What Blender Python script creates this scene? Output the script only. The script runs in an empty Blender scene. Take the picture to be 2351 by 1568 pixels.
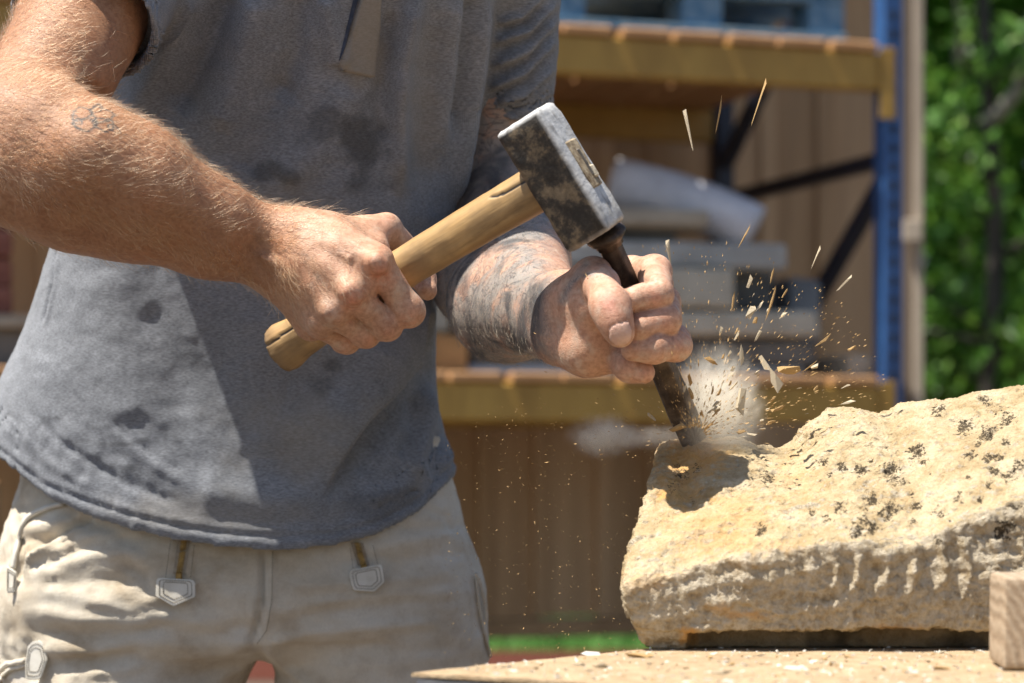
import bpy, bmesh, math, random, time
import numpy as np
from mathutils import Vector, Matrix
from mathutils.bvhtree import BVHTree
T0 = time.time()
R = math.radians
# ------------------------------------------------------------------ camera, sky, sun, exposure
CZ = 1.05                      # camera height above the yard
HY = 1050.0                    # horizon row and focal length, in the pixels of a 2351 x 1568 view of the photograph
F = 85.0 / 36.0 * 2351.0
scene = bpy.context.scene
col = scene.collection
cam = bpy.data.cameras.new('camera')
camo = bpy.data.objects.new('camera', cam); col.objects.link(camo)
camo.location = (0, 0, CZ); camo.rotation_euler = (R(90), 0, 0)
cam.lens = 85; cam.sensor_width = 36; cam.shift_y = (HY - 784.0) / 2351.0
cam.clip_start = 0.05; cam.clip_end = 400
cam.dof.use_dof = True; cam.dof.focus_distance = 2.10; cam.dof.aperture_fstop = 5.4
scene.camera = camo
SUN = Vector((-0.38, -0.17, 0.91)).normalized()          # towards the sun: high, from the left
world = bpy.data.worlds.new('World'); scene.world = world; world.use_nodes = True
wn = world.node_tree.nodes; wl = world.node_tree.links
sky = wn.new('ShaderNodeTexSky'); sky.sky_type = 'NISHITA'; sky.sun_disc = False
sky.sun_elevation = math.asin(SUN.z); sky.sun_rotation = math.atan2(SUN.x, SUN.y)
sky.air_density = 1.0; sky.dust_density = 1.5; sky.ozone_density = 1.0
wl.new(sky.outputs[0], wn['Background'].inputs[0]); wn['Background'].inputs[1].default_value = 0.072
sl = bpy.data.lights.new('sun', 'SUN'); sl.energy = 5.0; sl.angle = R(0.6); sl.color = (1.0, 0.93, 0.82)
so = bpy.data.objects.new('sun', sl); col.objects.link(so); so.location = (-2, -1, 6)
so.rotation_euler = SUN.to_track_quat('Z', 'Y').to_euler()
vs = scene.view_settings; vs.view_transform = 'Standard'; vs.look = 'None'; vs.gamma = 1; vs.exposure = 0.95
scene.cycles.use_denoising = True
scene.cycles.max_bounces = 6; scene.cycles.volume_step_rate = 2.0; scene.cycles.volume_max_steps = 96; scene.cycles.volume_bounces = 4
scene.cycles.sample_clamp_indirect = 6.0

# ------------------------------------------------------------------ numeric helpers
def P(vx, vy, d):
    "world point that stands d metres in front of the camera, seen at (vx, vy)"
    return np.array([(vx - 1175.5) * d / F, d, CZ - (vy - HY) * d / F])
def uv_of(p):
    p = np.asarray(p)
    return np.stack([1175.5 + p[..., 0] / p[..., 1] * F, HY - (p[..., 2] - CZ) / p[..., 1] * F], -1)
def _hash(i, j, k, s):
    h = (i * 374761393 + j * 668265263 + k * 2147483647 + s * 1274126177) & 0xFFFFFFFF
    h = ((h ^ (h >> 13)) * 1274126177) & 0xFFFFFFFF
    h = ((h ^ (h >> 16)) * 2246822519) & 0xFFFFFFFF
    return ((h ^ (h >> 15)) & 0xFFFFFF) / float(0xFFFFFF)
def vnoise(p, seed=0):
    "smooth value noise in -1..1"
    p = np.asarray(p, float); i = np.floor(p).astype(np.int64); f = p - i; f = f * f * f * (f * (f * 6 - 15) + 10)
    out = 0.0
    for dx in (0, 1):
        for dy in (0, 1):
            for dz in (0, 1):
                w = (f[..., 0] if dx else 1 - f[..., 0]) * (f[..., 1] if dy else 1 - f[..., 1]) * (f[..., 2] if dz else 1 - f[..., 2])
                out = out + w * _hash(i[..., 0] + dx, i[..., 1] + dy, i[..., 2] + dz, seed)
    return out * 2 - 1
def fbm(p, scale, octv=4, seed=0, gain=0.5):
    p = np.asarray(p, float) * scale; a = 1.0; s = 0.0; t = 0.0
    for o in range(octv):
        s = s + a * vnoise(p, seed + o); t += a; a *= gain; p = p * 2.03 + 17.3
    return s / t
def facets(p, scale, seed=0):
    "broken-stone relief: each cell is a small tilted plane (-1..1)"
    p = np.asarray(p, float) * scale; i = np.floor(p).astype(np.int64); best = np.full(len(p), 9.0); out = np.zeros(len(p))
    for dx in (-1, 0, 1):
        for dy in (-1, 0, 1):
            for dz in (-1, 0, 1):
                a, b, c = i[:, 0] + dx, i[:, 1] + dy, i[:, 2] + dz; r = [_hash(a, b, c, seed + k) for k in range(7)]
                v = np.stack([p[:, 0] - a - r[0], p[:, 1] - b - r[1], p[:, 2] - c - r[2]], 1); d = (v * v).sum(1); m = d < best
                h = r[3] - .5 + v[:, 0] * (r[4] - .5) * 1.6 + v[:, 1] * (r[5] - .5) * 1.6 + v[:, 2] * (r[6] - .5) * 1.6
                best[m] = d[m]; out[m] = h[m]
    return np.clip(out, -1, 1)
def sstep(a, b, x):
    t = np.clip((x - a) / (b - a), 0, 1); return t * t * (3 - 2 * t)
def interp(x, tab):
    t = np.array(tab, float); return np.interp(x, t[:, 0], t[:, 1])
def polydist(q, pts):
    "distance of 2-D or 3-D points to a polyline, and the parameter along it (0..1)"
    pts = np.asarray(pts, float); best = np.full(len(q), 1e9); par = np.zeros(len(q)); n = len(pts) - 1
    for s in range(n):
        a, b = pts[s], pts[s + 1]; ab = b - a
        t = np.clip(((q - a) @ ab) / max(ab @ ab, 1e-12), 0, 1)
        d = np.linalg.norm(q - a - t[:, None] * ab, axis=1); m = d < best
        best[m] = d[m]; par[m] = (s + t[m]) / n
    return best, par
def inpoly(q, poly):
    x, y = q[:, 0], q[:, 1]; ins = np.zeros(len(q), bool); n = len(poly)
    for i in range(n):
        x1, y1 = poly[i]; x2, y2 = poly[(i + 1) % n]
        c = ((y1 > y) != (y2 > y)) & (x < (x2 - x1) * (y - y1) / (y2 - y1 + 1e-12) + x1); ins ^= c
    return ins

# ------------------------------------------------------------------ implicit shapes -> meshes (for flesh, cloth and stone)
class Shape:
    def __init__(s): s.ops = []
    def cone(s, a, b, ra, rb, k=0.006, op='u'):
        s.ops.append(('cone', np.asarray(a, float), np.asarray(b, float), ra, rb, k, op)); return s
    def c(s, a, b, k=0.006, op='u', sc=1.0):
        "tapered limb between (vx, vy, depth, radius in view pixels) and another"
        return s.cone(P(*a[:3]), P(*b[:3]), a[3] * a[2] / F * sc, b[3] * b[2] / F * sc, k, op)
    def chain(s, pts, k=0.006, op='u'):
        for a, b in zip(pts, pts[1:]): s.c(a, b, k, op)
        return s
    def ell(s, c, r, k=0.006, op='u', rot=None):
        s.ops.append(('ell', np.asarray(c, float), np.asarray(r, float), rot, k, op)); return s
    def fn(s, f, k=0.0, op='u'):
        s.ops.append(('fn', f, k, op)); return s
def _prim(op, p):
    if op[0] == 'cone':
        a = op[1].astype(p.dtype); ab = (op[2] - op[1]).astype(p.dtype); q = p - a; t = np.clip((q @ ab) / max(float(ab @ ab), 1e-12), 0, 1)
        x = q[..., 0] - t * ab[0]; y = q[..., 1] - t * ab[1]; z = q[..., 2] - t * ab[2]
        return np.sqrt(x * x + y * y + z * z) - (op[3] + (op[4] - op[3]) * t)
    if op[0] == 'ell':
        q = p - op[1]
        if op[3] is not None: q = q @ op[3]
        k0 = np.linalg.norm(q / op[2], axis=-1); k1 = np.linalg.norm(q / op[2] ** 2, axis=-1)
        return k0 * (k0 - 1) / np.maximum(k1, 1e-9)
    return op[1](p)
def _comb(d, e, k, op):
    if op == 's': e = -e
    if op in ('s', 'i'):
        if k <= 0: return np.maximum(d, e)
        h = np.maximum(k - np.abs(d - e), 0) / k; return np.maximum(d, e) + h * h * k * 0.25
    if k <= 0: return np.minimum(d, e)
    h = np.maximum(k - np.abs(d - e), 0) / k; return np.minimum(d, e) - h * h * k * 0.25
def mesh_of(shape, lo, hi, h, B=12):
    lo = np.asarray(lo, float); hi = np.asarray(hi, float)
    nb = np.ceil((hi - lo) / (h * B)).astype(int); n = nb * B + 1
    D = np.full(n, 1.0, np.float32)
    g = np.stack(np.meshgrid(*[np.arange(k) for k in nb], indexing='ij'), -1).reshape(-1, 3)
    cen = lo + (g + 0.5) * B * h; half = B * h * 0.87
    E = []
    d = None
    for op in shape.ops:
        e = _prim(op, cen); E.append(e)
        d = e if d is None else _comb(d, e, op[-2], op[-1])
    act = np.where(np.abs(d) < half * 1.6 + 0.006)[0]
    for i in np.where(np.abs(d) >= half * 1.6 + 0.006)[0]:
        a = g[i] * B
        if d[i] < 0: D[a[0]:a[0] + B + 1, a[1]:a[1] + B + 1, a[2]:a[2] + B + 1] = -1.0
    lx = np.arange(B + 1) * h
    loc = np.stack(np.meshgrid(lx, lx, lx, indexing='ij'), -1).reshape(-1, 3)
    base = lo + g[act] * B * h
    CH = 400
    for c0 in range(0, len(act), CH):
        ids = act[c0:c0 + CH]; pts = (base[c0:c0 + CH][:, None, :] + loc[None]).astype(np.float32)
        val = None
        for op, e in zip(shape.ops, E):
            if val is None: val = _prim(op, pts); continue
            ee = e[ids]; m = (ee < np.abs(d[ids]) + 2.05 * half + op[-2] + 0.004) if op[-1] == 'u' else \
                (np.ones(len(ids), bool) if op[0] == 'fn' else (ee < 2.2 * half + op[-2] + 0.01))
            if not m.any(): continue
            val[m] = _comb(val[m], _prim(op, pts[m]), op[-2], op[-1])
        for q, i in enumerate(ids):
            a = g[i] * B
            D[a[0]:a[0] + B + 1, a[1]:a[1] + B + 1, a[2]:a[2] + B + 1] = val[q].reshape(B + 1, B + 1, B + 1)
    ins = D < 0
    s = ins[:-1].astype(np.uint8) + ins[1:]; s = s[:, :-1] + s[:, 1:]; s = s[:, :, :-1] + s[:, :, 1:]
    cell = np.argwhere((s > 0) & (s < 8)); dims = np.array(s.shape)
    flat = (cell[:, 0] * dims[1] + cell[:, 1]) * dims[2] + cell[:, 2]
    acc = np.zeros((len(cell), 3)); cnt = np.zeros(len(cell))
    cor = [np.array(c) for c in ((0, 0, 0), (1, 0, 0), (0, 1, 0), (1, 1, 0), (0, 0, 1), (1, 0, 1), (0, 1, 1), (1, 1, 1))]
    for a in range(8):
        for ax in range(3):
            if cor[a][ax]: continue
            ca = cell + cor[a]; cb = ca.copy(); cb[:, ax] += 1
            va = D[ca[:, 0], ca[:, 1], ca[:, 2]]; vb = D[cb[:, 0], cb[:, 1], cb[:, 2]]
            m = (va < 0) != (vb < 0); t = va[m] / (va[m] - vb[m])
            q = ca[m].astype(float); q[:, ax] += t; acc[m] += q; cnt[m] += 1
    V = lo + acc / cnt[:, None] * h
    faces = []
    for ax in range(3):
        o1, o2 = (ax + 1) % 3, (ax + 2) % 3
        sl0 = [slice(None)] * 3; sl1 = [slice(None)] * 3; sl0[ax] = slice(0, -1); sl1[ax] = slice(1, None)
        A, Bm = ins[tuple(sl0)], ins[tuple(sl1)]
        e = np.argwhere(A != Bm)
        e = e[(e[:, o1] > 0) & (e[:, o2] > 0) & (e[:, o1] < dims[o1]) & (e[:, o2] < dims[o2])]
        sg = A[e[:, 0], e[:, 1], e[:, 2]]
        qs = []
        for u, w in ((-1, -1), (0, -1), (0, 0), (-1, 0)):
            c = e.copy(); c[:, o1] += u; c[:, o2] += w
            qs.append(np.searchsorted(flat, (c[:, 0] * dims[1] + c[:, 1]) * dims[2] + c[:, 2]))
        q = np.stack(qs, 1); q[~sg] = q[~sg][:, ::-1]; faces.append(q)
    return V, np.concatenate(faces)
def smooth(V, Q, it=1, w=0.5):
    e = np.concatenate([Q[:, [0, 1]], Q[:, [1, 2]], Q[:, [2, 3]], Q[:, [3, 0]]]); e = np.concatenate([e, e[:, ::-1]])
    n = np.bincount(e[:, 0], minlength=len(V))[:, None]
    for _ in range(it):
        s = np.stack([np.bincount(e[:, 0], weights=V[e[:, 1], k], minlength=len(V)) for k in range(3)], 1)
        V = V * (1 - w) + w * s / np.maximum(n, 1)
    return V
def normals(V, Q):
    a = V[Q[:, 2]] - V[Q[:, 0]]; b = V[Q[:, 3]] - V[Q[:, 1]]; fn = np.cross(a, b); N = np.zeros_like(V)
    for k in range(4):
        for x in range(3): N[:, x] += np.bincount(Q[:, k], weights=fn[:, x], minlength=len(V))
    return N / np.maximum(np.linalg.norm(N, axis=1), 1e-12)[:, None]

# ------------------------------------------------------------------ object helpers
def new_mesh(name, V, Q, smooth_shade=True, colors=None, extra=None):
    me = bpy.data.meshes.new(name); V = np.asarray(V, np.float32)
    Q = np.asarray(Q)
    if isinstance(Q, np.ndarray) and Q.dtype != object and Q.ndim == 2:
        k = Q.shape[1]
        me.vertices.add(len(V)); me.vertices.foreach_set('co', V.ravel())
        me.loops.add(Q.size); me.loops.foreach_set('vertex_index', Q.astype(np.int32).ravel())
        me.polygons.add(len(Q)); me.polygons.foreach_set('loop_start', np.arange(0, Q.size, k, dtype=np.int32))
        me.update(calc_edges=True)
    me.polygons.foreach_set('use_smooth', np.full(len(me.polygons), smooth_shade))
    if colors is not None:
        at = me.color_attributes.new('tint', 'FLOAT_COLOR', 'POINT')
        c = np.ones((len(V), 4), np.float32); c[:, :colors.shape[1]] = colors; at.data.foreach_set('color', c.ravel())
    for nm, arr in (extra or {}).items():
        at = me.attributes.new(nm, 'FLOAT', 'POINT'); at.data.foreach_set('value', np.asarray(arr, np.float32))
    return me
def add(name, me, mat=None, parent=None):
    o = bpy.data.objects.new(name, me); col.objects.link(o)
    if mat is not None and me is not None and not len(me.materials): me.materials.append(mat)
    if parent is not None: o.parent = parent
    return o
def tag(o, label, cat, group=None):
    o['kind'] = 'thing'; o['label'] = label; o['category'] = cat
    if group: o['group'] = group
    return o
def kind(o, k, label=None):
    o['kind'] = k
    if label: o['label'] = label
    return o
def empty(name, loc=(0, 0, 0), rz=0.0):
    o = bpy.data.objects.new(name, None); col.objects.link(o); o.location = loc; o.rotation_euler = (0, 0, rz); o.empty_display_size = 0.1
    return o
def keep(o, parent):
    "parent without moving: the part was built in world coordinates"
    def wm(a): return a.matrix_basis if a.parent is None else wm(a.parent) @ a.matrix_parent_inverse @ a.matrix_basis
    o.parent = parent; o.matrix_parent_inverse = wm(parent).inverted(); return o
def box_mesh(name, lo, hi, bev=0.0, seg=1, jit=0.0, seed=0):
    bm = bmesh.new(); bmesh.ops.create_cube(bm, size=1)
    lo = Vector(lo); hi = Vector(hi); rnd = random.Random(seed)
    for v in bm.verts:
        v.co = Vector([lo[i] + (v.co[i] + 0.5) * (hi[i] - lo[i]) + rnd.uniform(-jit, jit) for i in range(3)])
    if bev: bmesh.ops.bevel(bm, geom=bm.edges[:], offset=bev, segments=seg, affect='EDGES', profile=0.6)
    me = bpy.data.meshes.new(name); bm.to_mesh(me); bm.free()
    return me
def box(name, lo, hi, mat, parent=None, bev=0.0, jit=0.0, seed=0, rot=None, seg=1):
    "a bevelled beam or board; its origin is its middle"
    c = (Vector(lo) + Vector(hi)) * 0.5
    o = add(name, box_mesh(name, Vector(lo) - c, Vector(hi) - c, bev, seg, jit, seed), mat, parent)
    o.location = c
    if rot: o.rotation_euler = rot
    return o
def tube(name, pts, rad, mat=None, parent=None, seg=10, colors=None, cap=True):
    pts = np.asarray(pts, float); n = len(pts); rad = np.broadcast_to(np.asarray(rad, float), (n,))
    tg = np.gradient(pts, axis=0); tg /= np.linalg.norm(tg, axis=1)[:, None]
    up = np.array([0.31, 0.17, 0.93]); V = []
    for i in range(n):
        u = np.cross(tg[i], up); u /= np.linalg.norm(u); w = np.cross(tg[i], u)
        for s in range(seg):
            a = 2 * math.pi * s / seg; V.append(pts[i] + rad[i] * (math.cos(a) * u + math.sin(a) * w))
    Q = [(i * seg + s, i * seg + (s + 1) % seg, (i + 1) * seg + (s + 1) % seg, (i + 1) * seg + s) for i in range(n - 1) for s in range(seg)]
    V = np.array(V)
    if cap:
        V = np.concatenate([V, pts[:1], pts[-1:]]); a, b = n * seg, n * seg + 1
        Q += [(a, (s + 1) % seg, s, s) for s in range(seg)]; Q += [(b, (n - 1) * seg + s, (n - 1) * seg + (s + 1) % seg, (n - 1) * seg + (s + 1) % seg) for s in range(seg)]
    me = bpy.data.meshes.new(name); me.from_pydata(V.tolist(), [], [tuple(dict.fromkeys(q)) for q in Q]); me.validate()
    me.polygons.foreach_set('use_smooth', np.full(len(me.polygons), True))
    if mat is None and parent is None and name is None: return me
    return add(name, me, mat, parent)

# ------------------------------------------------------------------ materials
class M:
    def __init__(s, name):
        s.m = bpy.data.materials.new(name); s.m.use_nodes = True; s.t = s.m.node_tree; s.n = s.t.nodes; s.l = s.t.links
        s.b = s.n['Principled BSDF']; s._co = None
    def node(s, kind, **kw):
        n = s.n.new('ShaderNode' + kind)
        for k, v in kw.items():
            if k.startswith('_'): setattr(n, k[1:], v)
            else:
                key = int(k[1:]) if k[0] == 'i' and k[1:].isdigit() else k
                s.put(n.inputs[key], v)
        return n
    def put(s, sock, v):
        if hasattr(v, 'outputs'): v = v.outputs[0]
        if isinstance(v, bpy.types.NodeSocket): s.l.new(v, sock)
        else: sock.default_value = (*v, 1.0) if isinstance(v, (tuple, list)) and len(v) == 3 and len(sock.default_value) == 4 else v
    def co(s, scale=(1, 1, 1), kind='Object', rot=(0, 0, 0)):
        t = s.n.new('ShaderNodeTexCoord'); m = s.n.new('ShaderNodeMapping'); s.l.new(t.outputs[kind], m.inputs[0])
        m.inputs['Scale'].default_value = scale; m.inputs['Rotation'].default_value = rot
        return m.outputs[0]
    def noise(s, scale, detail=4, rough=0.55, co=None, dist=0.0):
        n = s.node('TexNoise', Scale=scale, Detail=detail, Roughness=rough, Distortion=dist)
        if co is None: co = s.co()
        s.l.new(co, n.inputs['Vector']); return n.outputs[0]
    def ramp(s, fac, stops):
        r = s.n.new('ShaderNodeValToRGB'); s.put(r.inputs[0], fac); e = r.color_ramp.elements
        while len(e) > 1: e.remove(e[-1])
        for i, (p, c) in enumerate(stops):
            el = e[0] if i == 0 else e.new(p)
            el.position = p; el.color = (c, c, c, 1) if isinstance(c, (int, float)) else (*c, 1)
        return r.outputs[0]
    def mix(s, fac, a, b, mode='MIX'):
        n = s.n.new('ShaderNodeMix'); n.data_type = 'RGBA'; n.blend_type = mode
        s.put(n.inputs[0], fac)
        for k, v in ((6, a), (7, b)):
            if hasattr(v, 'outputs'): v = v.outputs[0]
            if isinstance(v, bpy.types.NodeSocket): s.l.new(v, n.inputs[k])
            else: n.inputs[k].default_value = (v, v, v, 1) if isinstance(v, (int, float)) else (*v, 1)
        return n.outputs[2]
    def math(s, op, a, b=0.0, c=None):
        n = s.n.new('ShaderNodeMath'); n.operation = op; s.put(n.inputs[0], a); s.put(n.inputs[1], b)
        if c is not None: s.put(n.inputs[2], c)
        return n.outputs[0]
    def attr(s, name, out='Color'):
        n = s.n.new('ShaderNodeAttribute'); n.attribute_name = name; return n.outputs[out]
    def bump(s, h, strength=0.3, dist=0.002, normal=None):
        n = s.node('Bump', Strength=strength, Distance=dist); s.put(n.inputs['Height'], h)
        if normal is not None: s.put(n.inputs['Normal'], normal)
        return n.outputs[0]
    def out(s, color=None, rough=0.6, normal=None, **kw):
        if color is not None: s.put(s.b.inputs['Base Color'], color)
        s.put(s.b.inputs['Roughness'], rough)
        if normal is not None: s.put(s.b.inputs['Normal'], normal)
        for k, v in kw.items(): s.put(s.b.inputs[k.replace('_', ' ')], v)
        return s.m
def simple(name, c1, c2, scale=8, rough=0.7, bump=0.3, dist=0.002, stretch=(1, 1, 1), metallic=0.0, lo=0.35, hi=0.65, detail=5):
    "two-tone weathered surface"
    m = M(name); n = m.noise(scale, detail, 0.6, m.co(stretch)); n2 = m.noise(scale * 6.3, 3, 0.6, m.co(stretch))
    c = m.ramp(n, [(lo, c1), (hi, c2)])
    c = m.mix(0.35, c, m.ramp(n2, [(0.3, 0.55), (0.7, 1.0)]), 'MULTIPLY')
    return m.out(c, rough, m.bump(m.math('ADD', n, n2), bump, dist), Metallic=metallic)
# ================================================================== the stonemason
person = empty('person', (P(560, 1050, 2.47)[0], 2.47, 0.0))
tag(person, 'stonemason in dusty grey polo shirt and cream work trousers swinging a hammer at a chisel', 'person')

def stepfold(V, N, steps):
    "a cloth edge lying over the cloth beside it: raised on the left of the line, sunk on its right"
    q = uv_of(V); out = np.zeros(len(V))
    for pts, amp, wl, wr in steps:
        p = np.asarray(pts, float); m = np.where(((q > p.min(0) - 2.5 * wl) & (q < p.max(0) + 2.5 * wl)).all(1))[0]; d, t = polydist(q[m], p)
        n = len(p) - 1; k = np.minimum((t * n).astype(int), n - 1); ab = p[k + 1] - p[k]; s = np.sign(ab[:, 0] * (q[m, 1] - p[k, 1]) - ab[:, 1] * (q[m, 0] - p[k, 0])); f = np.minimum(1, 5 * np.minimum(t, 1 - t) + .02)
        sd = s * d; out[m] += amp * .001 * f * np.where(sd > 0, np.exp(-(sd / wl) ** 2), -.75 * np.exp(-(sd / wr) ** 2) + 1.75 * np.exp(-(sd / 7.0) ** 2))
    return V + N * (out * sstep(-0.15, 0.35, -N[:, 1]))[:, None]
def fold(V, N, folds, side=True):
    "raise or sink cloth along creases; each crease is (points, height mm, half-width px)"
    q = uv_of(V); face = sstep(-0.15, 0.35, -N[:, 1]) if side else 1.0; out = np.zeros(len(V))
    for pts, amp, w in folds:
        p = np.asarray(pts, float); lo = p.min(0) - 3 * w; hi = p.max(0) + 3 * w
        m = np.where(((q > lo) & (q < hi)).all(1))[0]
        if not len(m): continue
        d, t = polydist(q[m], p)
        out[m] += amp * 0.001 * np.exp(-(d / w) ** 2) * np.minimum(1, 6 * np.minimum(t + 0.06, 1.06 - t))
    return V + N * (out * face)[:, None]

# ---- skin ------------------------------------------------------------------------------------
def skin_material():
    m = M('skin'); tint = m.attr('tint'); ink = m.attr('ink', 'Fac'); hairy = m.attr('down', 'Fac')
    big = m.noise(38, 4, 0.6); fine = m.noise(260, 4, 0.6); pores = m.node('TexVoronoi', Scale=620.0); m.l.new(m.co(), pores.inputs['Vector'])
    c = m.mix(0.6, tint, m.ramp(big, [(0.3, (0.70, 0.56, 0.48)), (0.5, (1, 1, 1)), (0.72, (1.0, 0.86, 0.80))]), 'MULTIPLY')
    c = m.mix(0.6, c, m.ramp(fine, [(0.34, (0.55, 0.44, 0.37)), (0.6, (1, 1, 1))]), 'MULTIPLY')
    # ink: dense shaded work with paler islands
    sw = m.noise(21, 4, 0.6, m.co(), 0.9); sw2 = m.noise(48, 4, 0.6, m.co(), 1.6)
    wash = m.ramp(sw, [(0.38, 0.25), (0.47, 0.80), (0.6, 0.92)])
    lines = m.ramp(m.math('ABSOLUTE', m.math('SUBTRACT', sw2, 0.5)), [(0.006, 1.0), (0.035, 0.0)])
    deep = m.ramp(m.noise(17, 3, 0.5, m.co((1.2, 1, .8)), 1.2), [(0.50, 0.0), (0.62, 0.85)])
    c = m.mix(m.math('MULTIPLY', ink, wash), c, m.mix(m.noise(60, 3), (0.15, 0.155, 0.155), (0.29, 0.29, 0.28)))
    c = m.mix(m.math('MULTIPLY', ink, m.math('MAXIMUM', m.math('MULTIPLY', lines, 0.7), deep)), c, (0.036, 0.040, 0.048))
    line = m.attr('line', 'Fac'); dusty = m.math('MULTIPLY', m.ramp(m.noise(70, 4, 0.65), [(0.50, 0.0), (0.72, 0.45)]), m.attr('dusty', 'Fac')); c = m.mix(dusty, c, (0.60, 0.52, 0.42))
    c = m.mix(m.math('MULTIPLY', line, 0.95), c, (0.05, 0.05, 0.055))
    nail = m.attr('nail', 'Fac')
    c = m.mix(m.math('MULTIPLY', nail, 0.55), c, (0.66, 0.46, 0.38))
    h = m.math('ADD', m.math('MULTIPLY', fine, 0.7), m.math('MULTIPLY', pores.outputs[0], 0.35))
    cr_ = m.node('TexVoronoi', _feature='DISTANCE_TO_EDGE', Scale=330.0); m.l.new(m.co((1, 1, 1.7)), cr_.inputs['Vector']); h = m.math('ADD', h, m.ramp(cr_.outputs[0], [(0.0, 0.0), (0.12, 0.45)]))
    nb = m.bump(h, 0.42, 0.0008)
    r = m.math('SUBTRACT', m.math('ADD', 0.44, m.math('MULTIPLY', fine, 0.2)), m.math('MULTIPLY', nail, 0.2))
    m.b.subsurface_method = 'RANDOM_WALK'
    return m.out(c, r, nb, Subsurface_Weight=0.07, Subsurface_Scale=0.006, Subsurface_Radius=(1.0, 0.35, 0.18), Specular_IOR_Level=0.5)
SKIN = skin_material()

# ---- right arm: upper arm, forearm and the fist round the hammer handle
ra = Shape()
def _back(a):       # the shoulder end of the arm lies further back than the fist
    return (a[0], a[1], a[2] + .075 * min(1.0, max(0.0, 1 - (a[0] + 50) / 560.0)), a[3])
_c0 = ra.c; ra.c = lambda a, b, k=0.006, op='u', sc=1.0: _c0(_back(a), _back(b), k, op, sc)
ra.c((275, -170, 2.22, 132), (190, 20, 2.11, 122), .03).c((190, 20, 2.11, 122), (40, 300, 1.99, 128), .03)
ra.c((208, 30, 2.12, 104), (160, 150, 2.06, 103), .03)                       # biceps
ra.c((-10, 330, 1.98, 138), (120, 360, 1.99, 140), .04)
ra.chain([(110, 310, 1.97, 106), (230, 365, 1.985, 104), (335, 408, 2.01, 95), (480, 478, 2.05, 60), (650, 534, 2.075, 46)], .03)   # radius side
ra.chain([(40, 405, 1.985, 112), (180, 455, 2.01, 108), (310, 490, 2.03, 94), (470, 558, 2.06, 62), (630, 622, 2.085, 46)], .03)     # ulna side
ra.c((200, 360, 1.955, 70), (330, 430, 1.99, 62), .03).c((330, 430, 1.99, 58), (500, 515, 2.04, 40), .025)
ra.c((-20, 380, 1.95, 90), (90, 420, 1.96, 80), .03)
ra.c((628, 640, 2.072, 24), (655, 645, 2.065, 22), .02)                      # ulna head
# metacarpals
ra.c((650, 545, 2.072, 52), (700, 545, 2.065, 52), .02).c((640, 610, 2.078, 50), (690, 615, 2.07, 52), .02)
ra.c((690, 528, 2.068, 40), (866, 598, 2.04, 39), .016)
ra.c((685, 560, 2.066, 46), (812, 668, 2.037, 38), .016)
ra.c((675, 595, 2.07, 46), (766, 716, 2.048, 35), .016)
ra.c((662, 625, 2.08, 42), (733, 745, 2.068, 33), .016)
ra.c((760, 560, 2.07, 50), (805, 640, 2.062, 50), .025).c((770, 580, 2.05, 30), (815, 625, 2.045, 30), .03).c((715, 610, 2.055, 34), (770, 670, 2.052, 32), .03).c((850, 640, 2.075, 30), (835, 670, 2.075, 30), .02).c((720, 640, 2.085, 46), (790, 680, 2.075, 42), .02)
ra.c((650, 650, 2.095, 36), (715, 742, 2.10, 42), .02)                       # heel of the hand
# thumb, passing behind the handle
ra.c((700, 533, 2.09, 38), (840, 534, 2.105, 33), .02).c((840, 534, 2.105, 33), (887, 524, 2.112, 33), .012)
ra.c((887, 524, 2.112, 33), (950, 592, 2.15, 30), .006).c((950, 592, 2.15, 30), (972, 640, 2.152, 28), .006).c((972, 640, 2.152, 27), (981, 667, 2.14, 23), .006)
ra.c((760, 545, 2.085, 40), (860, 575, 2.085, 34), .02)                       # web
# fingers
for ch in ([(866, 604, 2.038, 37), (938, 714, 2.058, 33.5), (925, 722, 2.105, 29), (893, 690, 2.135, 26), (878, 660, 2.135, 23)],
           [(806, 673, 2.036, 35), (888, 747, 2.060, 31.5), (876, 752, 2.105, 28), (846, 722, 2.135, 25), (830, 695, 2.135, 22)],
           [(764, 722, 2.048, 32), (840, 765, 2.071, 29.5), (828, 770, 2.11, 26), (800, 745, 2.14, 24), (785, 720, 2.14, 21)],
           [(732, 748, 2.068, 29), (796, 782, 2.087, 26.0), (786, 785, 2.12, 23), (765, 765, 2.145, 21), (752, 745, 2.145, 18)]):
    fs = Shape(); fs.chain(ch, .007)
    a, b = ch[0], ch[1]
    fs.c((b[0] * .95 + a[0] * .05, b[1] * .95 + a[1] * .05, b[2] - .004, b[3] * .90), (b[0], b[1], b[2], b[3] * .92), .008)
    ops = fs.ops
    def ff(p, ops=ops):
        d = None
        for o in ops:
            e = _prim(o, p); d = e if d is None else _comb(d, e, o[-2], o[-1])
        return d
    ra.fn(ff, .0022)
for a in ((870, 604, 2.0165, 17), (808, 674, 2.0175, 16), (763, 720, 2.031, 14), (733, 746, 2.053, 13)):
    ra.c((a[0] - 6, a[1] - 5, a[2], a[3]), (a[0] + 5, a[1] + 6, a[2] + .002, a[3]), .012)     # knuckles
for t in ([(690, 540, 2.053, 7), (780, 565, 2.036, 7), (862, 596, 2.022, 8)], [(690, 562, 2.053, 7), (750, 610, 2.033, 7), (805, 664, 2.021, 8)],
          [(680, 590, 2.056, 7), (725, 650, 2.042, 7), (762, 712, 2.032, 8)], [(672, 618, 2.066, 6), (700, 680, 2.060, 6), (730, 738, 2.055, 7)]):
    ra.chain(t, .014)                                                         # tendons
for t in (          [(600, 590, 2.048, 4), (690, 630, 2.049, 4), (740, 640, 2.039, 4)], [(690, 560, 2.045, 4), (740, 558, 2.034, 4), (800, 592, 2.024, 4)]):
    ra.chain(t, .006)                                                         # veins
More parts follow.
